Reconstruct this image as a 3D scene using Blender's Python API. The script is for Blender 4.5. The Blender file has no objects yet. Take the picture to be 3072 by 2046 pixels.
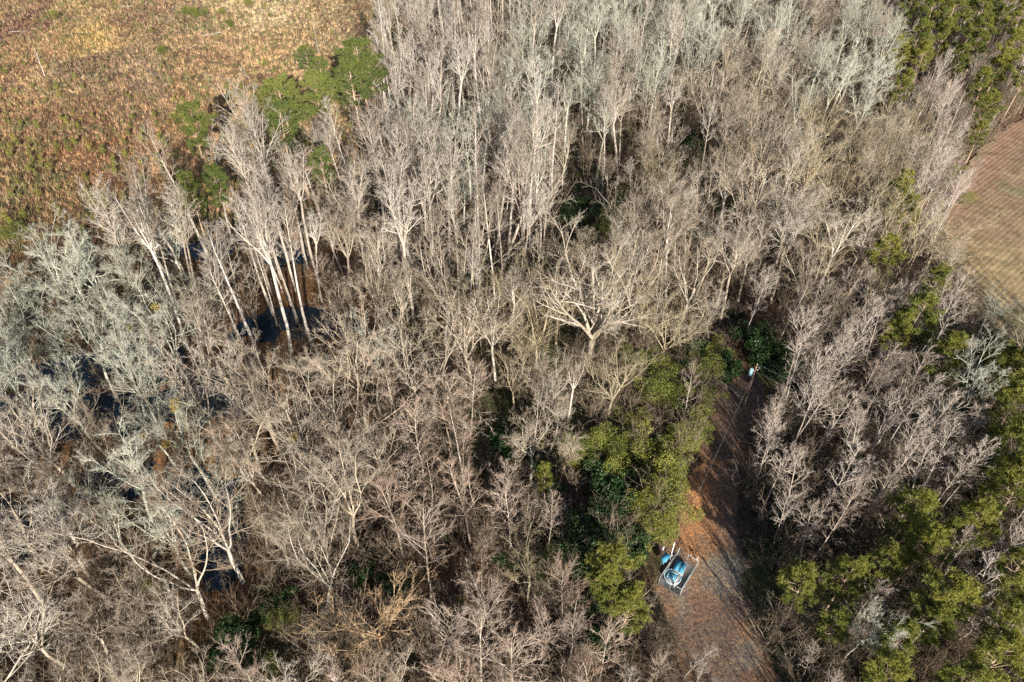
import bpy, math, random
import numpy as np
from mathutils import Vector

rng = np.random.default_rng(11)
random.seed(11)
SC = bpy.context.scene
COL = SC.collection
rad = math.radians

# ------------------------------------------------------------------ camera, sky, sun, exposure
CAM_H, DEP, FPX, CX, CY = 90.0, rad(43.0), 2150.0, 1536.0, 1023.0
cam_d = bpy.data.cameras.new('camera')
cam_d.sensor_width = 36.0
cam_d.lens = FPX / 3072.0 * 36.0
cam_d.clip_end = 6000
cam = bpy.data.objects.new('camera', cam_d)
cam.location = (0, 0, CAM_H)
cam.rotation_euler = (math.pi / 2 - DEP, 0, 0)
COL.objects.link(cam)
SC.camera = cam

SUN_EL, SUN_AZ = rad(22.0), rad(164.0)          # azimuth measured from +Y towards +X
world = bpy.data.worlds.new('World')
SC.world = world
world.use_nodes = True
wn = world.node_tree
wn.nodes.clear()
sky = wn.nodes.new('ShaderNodeTexSky')
sky.sky_type = 'NISHITA'
sky.sun_disc = False
sky.sun_elevation = SUN_EL
sky.sun_rotation = SUN_AZ
bg = wn.nodes.new('ShaderNodeBackground')
bg.inputs['Strength'].default_value = 0.062
wo = wn.nodes.new('ShaderNodeOutputWorld')
wn.links.new(sky.outputs[0], bg.inputs[0])
wn.links.new(bg.outputs[0], wo.inputs[0])
sun_d = bpy.data.lights.new('sun', 'SUN')
sun_d.energy = 5.0
sun_d.angle = rad(0.5)
sun_d.color = (1.0, 0.93, 0.83)
sun = bpy.data.objects.new('sun', sun_d)
sdir = Vector((math.sin(SUN_AZ) * math.cos(SUN_EL), math.cos(SUN_AZ) * math.cos(SUN_EL), math.sin(SUN_EL)))
sun.rotation_euler = sdir.to_track_quat('Z', 'Y').to_euler()
COL.objects.link(sun)
SC.view_settings.view_transform = 'Standard'
SC.view_settings.look = 'None'
SC.view_settings.exposure = 1.42
SC.view_settings.gamma = 1.0
SC.render.engine = 'CYCLES'
SC.cycles.max_bounces = 5
SC.cycles.diffuse_bounces = 3
SC.cycles.glossy_bounces = 2
SC.cycles.use_denoising = False

# ------------------------------------------------------------------ photo pixel <-> place
cD, sD = math.cos(DEP), math.sin(DEP)
def G(px, py, z=0.0):
    a, b = (px - CX) / FPX, (py - CY) / FPX
    d = (a, cD - b * sD, -sD - b * cD)
    s = (CAM_H - z) / -d[2]
    return np.array((a * s, d[1] * s))
def PX(x, y, z=0.0):
    dz = z - CAM_H
    dep = cD * y - sD * dz
    up = sD * y + cD * dz
    return CX + FPX * x / dep, CY - FPX * up / dep

# ------------------------------------------------------------------ noise
def _hash(ix, iy, seed):
    h = (ix.astype(np.int64) * 374761393 + iy.astype(np.int64) * 668265263 + seed * 974711) & 0x7fffffff
    h = ((h ^ (h >> 13)) * 1274126177) & 0x7fffffff
    return ((h ^ (h >> 16)) & 0xffff) / 65535.0
def vnoise(x, y, s, seed=0):
    x = np.asarray(x, float) / s; y = np.asarray(y, float) / s
    ix, iy = np.floor(x), np.floor(y)
    fx, fy = x - ix, y - iy
    fx, fy = fx * fx * (3 - 2 * fx), fy * fy * (3 - 2 * fy)
    a, b = _hash(ix, iy, seed), _hash(ix + 1, iy, seed)
    c, d = _hash(ix, iy + 1, seed), _hash(ix + 1, iy + 1, seed)
    return (a * (1 - fx) + b * fx) * (1 - fy) + (c * (1 - fx) + d * fx) * fy
def fnoise(x, y, s, seed=0, o=3):
    r, w = 0, 0
    for k in range(o):
        r = r + vnoise(x, y, s / 2 ** k, seed + k) / 2 ** k
        w += 1 / 2 ** k
    return r / w
def inpoly(x, y, poly):
    x, y = np.asarray(x, float), np.asarray(y, float)
    c = np.zeros(x.shape, bool)
    n = len(poly)
    for i in range(n):
        x1, y1 = poly[i]; x2, y2 = poly[(i + 1) % n]
        if y1 == y2: continue
        c ^= ((y1 > y) != (y2 > y)) & (x < (x2 - x1) * (y - y1) / (y2 - y1) + x1)
    return c

# ------------------------------------------------------------------ layout polygons on the ground
TREELINE = [(-420, 850), (-150, 720), (0, 650), (200, 575), (330, 490), (480, 420), (600, 345), (700, 320), (800, 290), (900, 270), (1000, 225), (1080, 150), (1125, 60), (1140, -60)]
edge = [tuple(G(px, py, 27.0)) for px, py in TREELINE]
MEADOW = edge + [(edge[-1][0] + 22, 330), (edge[-1][0] + 30, 520), (-420, 520), (-420, edge[0][1] - 10)]
PLOUGH = [tuple(G(px, py)) for px, py in [(3500, 190), (3200, 290), (3072, 350), (2990, 405), (2900, 480), (2850, 560), (2825, 640), (2835, 780), (2880, 900), (2960, 990), (3072, 1060), (3500, 1220)]]
TRACK = [tuple(G(px, py)) for px, py in [(2150, 1135), (2235, 1105), (2290, 1150), (2300, 1240), (2240, 1310), (2215, 1420), (2215, 1560), (2230, 1700), (2270, 1850), (2340, 2046), (2440, 2330), (2230, 2400), (2140, 2100), (2060, 1960), (1990, 1860), (1965, 1760), (1965, 1670), (2005, 1600), (2035, 1500), (2070, 1400), (2105, 1330), (2120, 1230)]]
WATER = [(250, 1230, 19, 7), (560, 1190, 12, 7), (60, 1240, 12, 7), (870, 965, 12, 5), (800, 985, 8, 5), (960, 965, 8, 4), (340, 1440, 7, 5), (100, 1570, 9, 8), (570, 1480, 5, 5), (650, 1560, 5, 9), (660, 1680, 4, 6),
         (420, 1080, 9, 5), (720, 690, 6, 5), (600, 740, 7, 5), (860, 760, 6, 5), (180, 1120, 9, 5)]
WG = [(*G(px, py), rx, ry) for px, py, rx, ry in WATER]
WATER_Z = -0.22
def hfun(x, y):
    h = (fnoise(x, y, 9, 3) - 0.5) * 0.10
    dip = np.zeros_like(h)
    for gx, gy, rx, ry in WG:
        dip = np.maximum(dip, np.exp(-((x - gx) / rx) ** 2 - ((y - gy) / ry) ** 2))
    n = (fnoise(x, y, 3.5, 9) - 0.5)
    return h - dip * (0.50 + 0.9 * n)
def hpt(x, y):
    return float(hfun(np.array([x], float), np.array([y], float))[0])

# ------------------------------------------------------------------ materials
MATS = {}
def newmat(name):
    m = bpy.data.materials.new(name)
    m.use_nodes = True
    nt = m.node_tree
    return m, nt, nt.nodes['Principled BSDF']
def N(nt, t, **kw):
    n = nt.nodes.new(t)
    for k, v in kw.items():
        setattr(n, k, v)
    return n
def ramp(nt, stops):
    r = N(nt, 'ShaderNodeValToRGB')
    e = r.color_ramp.elements
    while len(e) < len(stops): e.new(0.5)
    for el, (p, c) in zip(e, stops):
        el.position = p
        el.color = (*c, 1)
    return r
def vmul(nt, a, b):
    m = N(nt, 'ShaderNodeMix', data_type='RGBA', blend_type='MULTIPLY')
    m.inputs[0].default_value = 1.0
    nt.links.new(a, m.inputs[6]); nt.links.new(b, m.inputs[7])
    return m.outputs[2]

def bark(name, c0, c1, tip=None, moss=None, cm=None):
    """c0..c1: varies from tree to tree; tip: colour of the youngest twigs"""
    m, nt, b = newmat(name)
    oi = N(nt, 'ShaderNodeObjectInfo')
    r = ramp(nt, [(0, c0), (0.5, cm or tuple((a + b_) / 2 for a, b_ in zip(c0, c1))), (1, c1)])
    nt.links.new(oi.outputs['Random'], r.inputs[0])
    out = r.outputs[0]
    if tip:
        at = N(nt, 'ShaderNodeAttribute', attribute_name='age')
        mx = N(nt, 'ShaderNodeMix', data_type='RGBA')
        hf = N(nt, 'ShaderNodeMath', operation='MULTIPLY'); hf.inputs[1].default_value = 0.6
        nt.links.new(at.outputs['Fac'], hf.inputs[0]); nt.links.new(hf.outputs[0], mx.inputs[0])
        nt.links.new(out, mx.inputs[6])
        mx.inputs[7].default_value = (*tip, 1)
        out = mx.outputs[2]
    mu = N(nt, 'ShaderNodeMath', operation='MULTIPLY'); mu.inputs[1].default_value = 37.71
    nt.links.new(oi.outputs['Random'], mu.inputs[0])
    fr = N(nt, 'ShaderNodeMath', operation='FRACT'); nt.links.new(mu.outputs[0], fr.inputs[0])
    rv = ramp(nt, [(0, (0.62, 0.58, 0.54)), (0.45, (0.92, 0.91, 0.90)), (1, (1.12, 1.12, 1.12))])
    nt.links.new(fr.outputs[0], rv.inputs[0])
    out = vmul(nt, out, rv.outputs[0])
    tc = N(nt, 'ShaderNodeTexCoord')
    ns = N(nt, 'ShaderNodeTexNoise')
    ns.inputs['Scale'].default_value = 1.3
    ns.inputs['Detail'].default_value = 5
    nt.links.new(tc.outputs['Object'], ns.inputs['Vector'])
    r2 = ramp(nt, [(0.3, (0.62, 0.60, 0.58)), (0.72, (1.12, 1.1, 1.05))])
    nt.links.new(ns.outputs[0], r2.inputs[0])
    out = vmul(nt, out, r2.outputs[0])
    if moss:
        n3 = N(nt, 'ShaderNodeTexNoise'); n3.inputs['Scale'].default_value = 0.5
        nt.links.new(tc.outputs['Object'], n3.inputs['Vector'])
        r3 = ramp(nt, [(0.48, (0, 0, 0)), (0.62, (1, 1, 1))])
        nt.links.new(n3.outputs[0], r3.inputs[0])
        mx = N(nt, 'ShaderNodeMix', data_type='RGBA')
        nt.links.new(r3.outputs[0], mx.inputs[0]); nt.links.new(out, mx.inputs[6])
        mx.inputs[7].default_value = (*moss, 1)
        out = mx.outputs[2]
    nt.links.new(out, b.inputs['Base Color'])
    b.inputs['Roughness'].default_value = 0.85
    b.inputs['Specular IOR Level'].default_value = 0.2
    MATS[name] = m
    return m
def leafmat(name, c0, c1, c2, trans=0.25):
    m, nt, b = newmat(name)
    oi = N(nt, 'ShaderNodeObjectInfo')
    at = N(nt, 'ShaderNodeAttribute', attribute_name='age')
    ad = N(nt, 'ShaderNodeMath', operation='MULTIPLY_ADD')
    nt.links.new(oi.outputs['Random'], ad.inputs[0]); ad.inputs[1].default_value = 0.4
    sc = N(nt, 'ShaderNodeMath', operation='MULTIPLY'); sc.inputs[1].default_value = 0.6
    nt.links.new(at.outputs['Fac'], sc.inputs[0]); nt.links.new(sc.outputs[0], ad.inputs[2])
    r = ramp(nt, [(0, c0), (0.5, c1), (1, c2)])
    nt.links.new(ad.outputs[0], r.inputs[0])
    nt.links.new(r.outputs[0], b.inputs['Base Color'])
    b.inputs['Roughness'].default_value = 0.55
    b.inputs['Specular IOR Level'].default_value = 0.3
    tr = N(nt, 'ShaderNodeBsdfTranslucent')
    nt.links.new(r.outputs[0], tr.inputs['Color'])
    mx = N(nt, 'ShaderNodeMixShader'); mx.inputs[0].default_value = trans
    nt.links.new(b.outputs[0], mx.inputs[1]); nt.links.new(tr.outputs[0], mx.inputs[2])
    nt.links.new(mx.outputs[0], nt.nodes['Material Output'].inputs['Surface'])
    MATS[name] = m
    return m
def plain(name, c, rough=0.6, metal=0.0, var=0.25, scale=6.0):
    m, nt, b = newmat(name)
    tc = N(nt, 'ShaderNodeTexCoord')
    ns = N(nt, 'ShaderNodeTexNoise'); ns.inputs['Scale'].default_value = scale; ns.inputs['Detail'].default_value = 6
    nt.links.new(tc.outputs['Object'], ns.inputs['Vector'])
    r = ramp(nt, [(0.3, tuple(v * (1 - var) for v in c)), (0.7, tuple(min(1, v * (1 + var)) for v in c))])
    nt.links.new(ns.outputs[0], r.inputs[0])
    nt.links.new(r.outputs[0], b.inputs['Base Color'])
    b.inputs['Roughness'].default_value = rough
    b.inputs['Metallic'].default_value = metal
    MATS[name] = m
    return m
def groundmat(name, fine=2.2, lo=0.55, hi=1.45, bump=0.15, leaf=None):
    """colour attribute (what grows or lies there) times fine speckle"""
    m, nt, b = newmat(name)
    at = N(nt, 'ShaderNodeAttribute', attribute_name='col')
    tc = N(nt, 'ShaderNodeTexCoord')
    ns = N(nt, 'ShaderNodeTexNoise'); ns.inputs['Scale'].default_value = fine; ns.inputs['Detail'].default_value = 8; ns.inputs['Roughness'].default_value = 0.7
    nt.links.new(tc.outputs['Object'], ns.inputs['Vector'])
    r = ramp(nt, [(0.32, (lo, lo, lo)), (0.68, (hi, hi, hi))])
    nt.links.new(ns.outputs[0], r.inputs[0])
    out = vmul(nt, at.outputs['Color'], r.outputs[0])
    if leaf:
        vo = N(nt, 'ShaderNodeTexVoronoi'); vo.inputs['Scale'].default_value = 4.5
        nt.links.new(tc.outputs['Object'], vo.inputs['Vector'])
        r2 = ramp(nt, [(0.0, (0.5, 0.5, 0.55)), (0.6, (1.0, 0.95, 0.9)), (1.0, leaf)])
        sp = N(nt, 'ShaderNodeSeparateColor'); nt.links.new(vo.outputs['Color'], sp.inputs[0])
        nt.links.new(sp.outputs[0], r2.inputs[0])
        out = vmul(nt, out, r2.outputs[0])
    nt.links.new(out, b.inputs['Base Color'])
    bp = N(nt, 'ShaderNodeBump'); bp.inputs['Strength'].default_value = 0.8; bp.inputs['Distance'].default_value = bump
    nt.links.new(ns.outputs[0], bp.inputs['Height']); nt.links.new(bp.outputs[0], b.inputs['Normal'])
    b.inputs['Roughness'].default_value = 0.95
    b.inputs['Specular IOR Level'].default_value = 0.1
    MATS[name] = m
    return m

bark('bark_tall', (0.31, 0.29, 0.26), (0.44, 0.42, 0.39), tip=(0.36, 0.325, 0.29), cm=(0.37, 0.32, 0.27))
bark('bark_lichen', (0.35, 0.375, 0.315), (0.45, 0.475, 0.405), tip=(0.40, 0.425, 0.355), cm=(0.38, 0.375, 0.32))
bark('bark_spread', (0.30, 0.27, 0.22), (0.44, 0.42, 0.38), tip=(0.34, 0.29, 0.24), cm=(0.38, 0.32, 0.25))
bark('bark_olive', (0.30, 0.27, 0.20), (0.40, 0.37, 0.28), tip=(0.33, 0.285, 0.20), cm=(0.38, 0.31, 0.20))
bark('bark_slender', (0.36, 0.33, 0.30), (0.49, 0.46, 0.43), tip=(0.38, 0.32, 0.285), cm=(0.41, 0.35, 0.30))
bark('bark_redbud', (0.33, 0.29, 0.25), (0.44, 0.40, 0.36), tip=(0.37, 0.26, 0.205), cm=(0.38, 0.31, 0.25))
bark('bark_amber', (0.38, 0.28, 0.18), (0.44, 0.33, 0.21), tip=(0.42, 0.29, 0.17))
bark('bark_pine', (0.32, 0.23, 0.16), (0.42, 0.33, 0.25))
bark('bark_brush', (0.12, 0.095, 0.07), (0.31, 0.265, 0.21), tip=(0.22, 0.18, 0.14), cm=(0.18, 0.14, 0.10))
bark('bark_dead', (0.32, 0.30, 0.27), (0.44, 0.42, 0.38))
leafmat('needles', (0.07, 0.10, 0.022), (0.17, 0.18, 0.034), (0.29, 0.27, 0.05), 0.35)
leafmat('needles_dark', (0.035, 0.06, 0.018), (0.09, 0.115, 0.026), (0.17, 0.18, 0.04))
leafmat('leaf_bright', (0.05, 0.08, 0.014), (0.135, 0.155, 0.028), (0.25, 0.235, 0.05))
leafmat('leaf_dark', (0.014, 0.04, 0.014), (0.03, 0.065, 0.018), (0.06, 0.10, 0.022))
leafmat('leaf_tan', (0.22, 0.15, 0.07), (0.34, 0.24, 0.11), (0.44, 0.33, 0.17))
leafmat('mistle', (0.14, 0.12, 0.03), (0.22, 0.17, 0.045), (0.28, 0.21, 0.07))
plain('pole_wood', (0.10, 0.065, 0.045), 0.9)
plain('pole_top', (0.34, 0.19, 0.09), 0.9)
plain('steel_grey', (0.30, 0.31, 0.32), 0.55, 0.4)
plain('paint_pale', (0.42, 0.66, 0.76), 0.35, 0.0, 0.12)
plain('alu_sky_tint', (0.03, 0.19, 0.31), 0.7, 0.0, 0.18)  # bare aluminium with the blue sky reflection put into its base colour
plain('alu_sky_tint_pale', (0.07, 0.22, 0.31), 0.7, 0.0, 0.25)  # paler version, sky reflection likewise held in the base colour
plain('concrete', (0.20, 0.205, 0.20), 0.9, 0, 0.2)
plain('gravel_pad', (0.14, 0.13, 0.125), 0.95, 0, 0.35, 9)
plain('white_pvc', (0.75, 0.74, 0.70), 0.5, 0, 0.08)
plain('ceramic', (0.55, 0.56, 0.58), 0.3, 0, 0.1)
plain('wire_alu', (0.42, 0.42, 0.42), 0.5, 0.5, 0.1)
plain('chain_link', (0.16, 0.18, 0.18), 0.6, 0.3, 0.1)
m, nt, b = newmat('swamp_water')
b.inputs['Base Color'].default_value = (0.006, 0.014, 0.024, 1)
b.inputs['Roughness'].default_value = 0.06
b.inputs['IOR'].default_value = 1.33
ns = N(nt, 'ShaderNodeTexNoise'); ns.inputs['Scale'].default_value = 1.5
bp = N(nt, 'ShaderNodeBump'); bp.inputs['Strength'].default_value = 0.08; bp.inputs['Distance'].default_value = 0.02
nt.links.new(ns.outputs[0], bp.inputs['Height']); nt.links.new(bp.outputs[0], b.inputs['Normal'])
MATS['swamp_water'] = m
groundmat('forest_floor', 1.6, 0.5, 1.5, 0.2, leaf=(1.5, 1.2, 0.9))
groundmat('meadow_soil', 1.2, 0.6, 1.4, 0.2)
groundmat('track_litter', 2.6, 0.6, 1.4, 0.08, leaf=(1.45, 1.15, 0.85))
groundmat('plough_soil', 2.0, 0.65, 1.35, 0.1)
groundmat('grass_blades', 0.8, 0.75, 1.25, 0.0)

# ------------------------------------------------------------------ mesh helpers
def to_mesh(name, V, F, mat, attr=None, col=None, smooth=False):
    """F: list of (k-gon int arrays)"""
    me = bpy.data.meshes.new(name)
    V = np.ascontiguousarray(V, np.float32)
    me.vertices.add(len(V))
    me.vertices.foreach_set('co', V.ravel())
    loops = np.concatenate([f.ravel() for f in F]).astype(np.int32)
    tot = np.concatenate([np.full(len(f), f.shape[1], np.int32) for f in F])
    start = np.concatenate([[0], np.cumsum(tot)[:-1]]).astype(np.int32)
    me.loops.add(len(loops)); me.loops.foreach_set('vertex_index', loops)
    me.polygons.add(len(tot))
    me.polygons.foreach_set('loop_start', start)
    me.polygons.foreach_set('loop_total', tot)
    if smooth:
        me.polygons.foreach_set('use_smooth', np.ones(len(tot), bool))
    if attr is not None:
        a = me.attributes.new('age', 'FLOAT', 'POINT')
        a.data.foreach_set('value', np.ascontiguousarray(attr, np.float32))
    if col is not None:
        a = me.attributes.new('col', 'FLOAT_COLOR', 'POINT')
        c4 = np.ones((len(V), 4), np.float32); c4[:, :3] = col
        a.data.foreach_set('color', c4.ravel())
    me.update(calc_edges=True)
    me.materials.append(MATS[mat])
    return me
class Acc:
    def __init__(s): s.V, s.F, s.A, s.n = [], [], [], 0
    def add(s, V, F, A):
        s.V.append(V); s.A.append(np.broadcast_to(A, (len(V),)))
        s.F += [f + s.n for f in F]; s.n += len(V)
    def mesh(s, name, mat, smooth=False):
        by = {}
        for f in s.F: by.setdefault(f.shape[1], []).append(f)
        return to_mesh(name, np.concatenate(s.V), [np.concatenate(v) for v in by.values()], mat, np.concatenate(s.A), smooth=smooth)
def unit(v): return v / np.maximum(np.linalg.norm(v, axis=-1, keepdims=True), 1e-9)
def perp(d):
    ref = np.where(np.abs(d[..., 2:3]) > 0.9, np.array([1., 0, 0]), np.array([0, 0, 1.]))
    a = unit(np.cross(d, ref))
    return a, np.cross(d, a)
def tubes(P, R, k, tip=False):
    """P (B,n,3) R (B,n) -> verts, faces"""
    B, n, _ = P.shape
    T = np.empty_like(P)
    T[:, 1:-1] = P[:, 2:] - P[:, :-2]; T[:, 0] = P[:, 1] - P[:, 0]; T[:, -1] = P[:, -1] - P[:, -2]
    T = unit(T)
    a, _b = perp(T[:, :1]); a = np.broadcast_to(a, T.shape)
    a = unit(a - T * (a * T).sum(-1, keepdims=True)); b2 = np.cross(T, a)
    th = np.arange(k) / k * 2 * np.pi
    ring = P[:, :, None] + R[:, :, None, None] * (a[:, :, None] * np.cos(th)[:, None] + b2[:, :, None] * np.sin(th)[:, None])
    i, j, q = np.meshgrid(np.arange(B), np.arange(n - 1), np.arange(k), indexing='ij')
    if not tip:
        V = ring.reshape(-1, 3)
        idx = lambda i, j, q: ((i * n + j) * k + q % k).ravel()
        return V, [np.stack([idx(i, j, q), idx(i, j, q + 1), idx(i, j + 1, q + 1), idx(i, j + 1, q)], 1)]
    per = (n - 1) * k + 1
    V = np.concatenate([ring[:, :-1].reshape(B, -1, 3), P[:, -1:]], 1).reshape(-1, 3)
    F = []
    if n > 2:
        i2, j2, q2 = i[:, :-1], j[:, :-1], q[:, :-1]
        idx = lambda i, j, q: (i * per + j * k + q % k).ravel()
        F.append(np.stack([idx(i2, j2, q2), idx(i2, j2, q2 + 1), idx(i2, j2 + 1, q2 + 1), idx(i2, j2 + 1, q2)], 1))
    i3, q3 = i[:, -1], q[:, -1]
    base = i3 * per + (n - 2) * k
    F.append(np.stack([(base + q3).ravel(), (base + (q3 + 1) % k).ravel(), (i3 * per + per - 1).ravel()], 1))
    return V, F
def grow(S, D, L, n, wig, trop, g):
    B = len(S)
    P = np.empty((B, n, 3)); P[:, 0] = S
    d = unit(D)
    for i in range(1, n):
        d = unit(d + g.normal(0, wig, (B, 3)) + np.array([0, 0, trop]))
        P[:, i] = P[:, i - 1] + d * (L / (n - 1))[:, None]
    return P
def taper(r0, r1, n, p=1.0):
    t = np.linspace(0, 1, n) ** p
    return r0[:, None] * (1 - t) + r1[:, None] * t
def kids(P, R, m, t0, t1, ang, jit, g):
    """m children per branch: start, dir, radius there, t"""
    B, n, _ = P.shape
    t = (np.arange(m) + g.uniform(0, 1, (B, m))) / m * (t1 - t0) + t0
    f = t * (n - 1); i = np.minimum(f.astype(int), n - 2); w = (f - i)[..., None]
    bi = np.arange(B)[:, None]
    S = P[bi, i] * (1 - w) + P[bi, i + 1] * w
    T = unit(P[bi, i + 1] - P[bi, i])
    rr = R[bi, i] * (1 - w[..., 0]) + R[bi, i + 1] * w[..., 0]
    az = np.arange(m) * 2.39996 + g.uniform(0, 6.28, (B, 1)) + g.normal(0, 0.5, (B, m))
    a, b = perp(T)
    an = ang + g.normal(0, jit, (B, m))
    D = T * np.cos(an)[..., None] + (a * np.cos(az)[..., None] + b * np.sin(az)[..., None]) * np.sin(an)[..., None]
    return S.reshape(-1, 3), D.reshape(-1, 3), rr.ravel(), t.ravel()

def twigs_on(acc, P, R, L, g, m3, m4, ang3, len3, len4, r3, r4, trop=0.08, a3=0.8, a4=1.0):
    """two finest orders"""
    S, D, rr, t = kids(P, R, m3, 0.15, 1.0, ang3, 0.18, g)
    Lp = np.repeat(L, m3)
    l3 = len3 * Lp ** 0.5 * (1.15 - 0.55 * t) * g.uniform(0.6, 1.25, len(t))
    P3 = grow(S, D, l3, 3, 0.12, trop, g)
    R3 = taper(np.minimum(rr * 0.8, r3), np.full(len(l3), r4 * 0.9), 3)
    V, F = tubes(P3, R3, 3, True); acc.add(V, F, a3)
    if m4:
        S, D, rr, t = kids(P3, R3, m4, 0.2, 0.95, 0.6, 0.2, g)
        l4 = len4 * g.uniform(0.5, 1.2, len(t))
        P4 = grow(S, D, l4, 2, 0.0, trop, g)
        V, F = tubes(P4, np.full((len(l4), 2), r4), 3, True); acc.add(V, F, a4)

def tree_excurrent(seed, H, r, clear, spread, n1, m2=8, m3=7, m4=3, ang=0.75, trop=0.14, wig=0.02, lean=0.03, up=0.4, len3=0.55, r4=0.012):
    """one leader to the top, side branches sweeping up"""
    g = np.random.default_rng(seed)
    tr = Acc(); cr = Acc()
    n = 12
    D = np.array([[g.normal(0, lean), g.normal(0, lean), 1.0]])
    P = grow(np.array([[0, 0, -0.3]]), D, np.array([H + 0.3]), n, wig, 0.03, g)
    R = taper(np.array([r]), np.array([0.025]), n, 0.85); R[0, 0] *= 1.35
    V, F = tubes(P, R, 8, True); tr.add(V, F, 0.0)
    S, D, rr, t = kids(P, R, n1, clear, 0.985, ang, 0.14, g)
    u = (t - clear) / (1 - clear)
    shape = np.interp(u, [0, 0.12, 0.35, 0.7, 1.0], [0.55, 0.9, 1.0, 0.72, 0.30])
    D = unit(D + np.array([0, 0, 1.0]) * (0.02 + up * u)[:, None])
    L1 = spread * shape * g.uniform(0.6, 1.2, len(t))
    P1 = grow(S, D, L1, 6, 0.09, trop, g)
    R1 = taper(np.minimum(rr * 0.6, 0.017 * L1 + 0.018), np.full(len(L1), 0.018), 6)
    V, F = tubes(P1, R1, 5, True); cr.add(V, F, 0.1)
    S, D, rr, t = kids(P1, R1, m2, 0.16, 0.97, 0.62, 0.18, g)
    L2 = np.repeat(L1, m2) * 0.40 * (1.15 - 0.6 * t) * g.uniform(0.55, 1.25, len(t))
    P2 = grow(S, D, L2, 4, 0.10, 0.08, g)
    R2 = taper(np.minimum(rr * 0.7, 0.012 * L2 + 0.016), np.full(len(L2), 0.014), 4)
    V, F = tubes(P2, R2, 4, True); cr.add(V, F, 0.45)
    twigs_on(cr, P2, R2, L2, g, m3, m4, 0.5, len3, 0.5, 0.018, r4)
    return tr, cr
def tree_decurrent(seed, H, r, fork, nl, spread, m1=7, m2=7, m3=6, m4=3, la=0.55, wig=0.13, trop=0.05, limb=0.62, len3=0.5, r4=0.012, droop=0.0):
    """trunk forks into big limbs that spread and fork again"""
    g = np.random.default_rng(seed)
    tr = Acc(); cr = Acc()
    n = 7
    P = grow(np.array([[0, 0, -0.3]]), np.array([[g.normal(0, .05), g.normal(0, .05), 1.0]]), np.array([H * fork + 0.3]), n, 0.05, 0.02, g)
    R = taper(np.array([r]), np.array([r * 0.72]), n); R[0, 0] *= 1.35
    V, F = tubes(P, R, 9); tr.add(V, F, 0.0)
    az = np.arange(nl) * 2 * np.pi / nl + g.uniform(0, 6.28) + g.normal(0, 0.3, nl)
    an = la * g.uniform(0.55, 1.3, nl); an[0] *= 0.3
    D = np.stack([np.cos(az) * np.sin(an), np.sin(az) * np.sin(an), np.cos(an)], 1)
    Ll = H * (1 - fork) * g.uniform(0.92, 1.12, nl) / np.maximum(np.cos(an * 0.8), 0.55) * (spread)
    S0 = np.repeat(P[:, -1], nl, 0) - D * 0.15
    Pl = grow(S0, D, Ll, 9, wig, trop, g)
    Rl = taper(np.full(nl, r * 0.52), np.full(nl, 0.02), 9, 0.8)
    V, F = tubes(Pl, Rl, 6, True); tr.add(V, F, 0.05)
    S, D, rr, t = kids(Pl, Rl, m1, 0.14, 0.96, 0.72, 0.2, g)
    L1 = np.repeat(Ll, m1) * limb * (1.05 - 0.62 * t) * g.uniform(0.6, 1.25, len(t))
    P1 = grow(S, D, L1, 6, wig, 0.05 - droop, g)
    R1 = taper(np.minimum(rr * 0.66, 0.020 * L1 + 0.018), np.full(len(L1), 0.018), 6)
    V, F = tubes(P1, R1, 5, True); cr.add(V, F, 0.15)
    S, D, rr, t = kids(P1, R1, m2, 0.2, 0.97, 0.68, 0.2, g)
    L2 = np.repeat(L1, m2) * 0.46 * (1.1 - 0.5 * t) * g.uniform(0.6, 1.25, len(t))
    P2 = grow(S, D, L2, 4, wig, 0.07 - droop, g)
    R2 = taper(np.minimum(rr * 0.65, 0.02 * L2 + 0.012), np.full(len(L2), 0.013), 4)
    V, F = tubes(P2, R2, 4, True); cr.add(V, F, 0.5)
    twigs_on(cr, P2, R2, L2, g, m3, m4, 0.62, len3, 0.42, 0.02, r4, trop=0.06 - droop)
    return tr, cr

def tufts(acc, C, out, nb, ln, w, g, spread=0.9, age=None):
    """nb slim blades at each centre C (B,3) leaning to out (B,3)"""
    B = len(C)
    d = unit(np.repeat(out, nb, 0) * (1 - spread) + unit(g.normal(0, 1, (B * nb, 3))) * spread)
    c = np.repeat(C, nb, 0)
    s = unit(np.cross(d, unit(g.normal(0, 1, (B * nb, 3)))))
    l = (ln * g.uniform(0.6, 1.2, B * nb))[:, None]
    V = np.stack([c - s * w, c + s * w, c + d * l], 1).reshape(-1, 3)
    F = np.arange(B * nb * 3).reshape(-1, 3)
    A = np.repeat(np.repeat(age if age is not None else g.uniform(0, 1, B), nb), 3)
    acc.add(V, [F], A)
def leaves(acc, C, size, g, age, up=0.5):
    B = len(C)
    nrm = unit(g.normal(0, 1, (B, 3)) + np.array([0, 0, up]))
    a, b = perp(nrm)
    th = g.uniform(0, 6.28, B)[:, None]
    x = a * np.cos(th) + b * np.sin(th); y = np.cross(nrm, x)
    s = (size * g.uniform(0.6, 1.3, B))[:, None]
    V = np.stack([C - x * s, C + y * s * 0.55, C + x * s, C - y * s * 0.55], 1).reshape(-1, 3)
    acc.add(V, [np.arange(B * 4).reshape(-1, 4)], np.repeat(age, 4))

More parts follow.
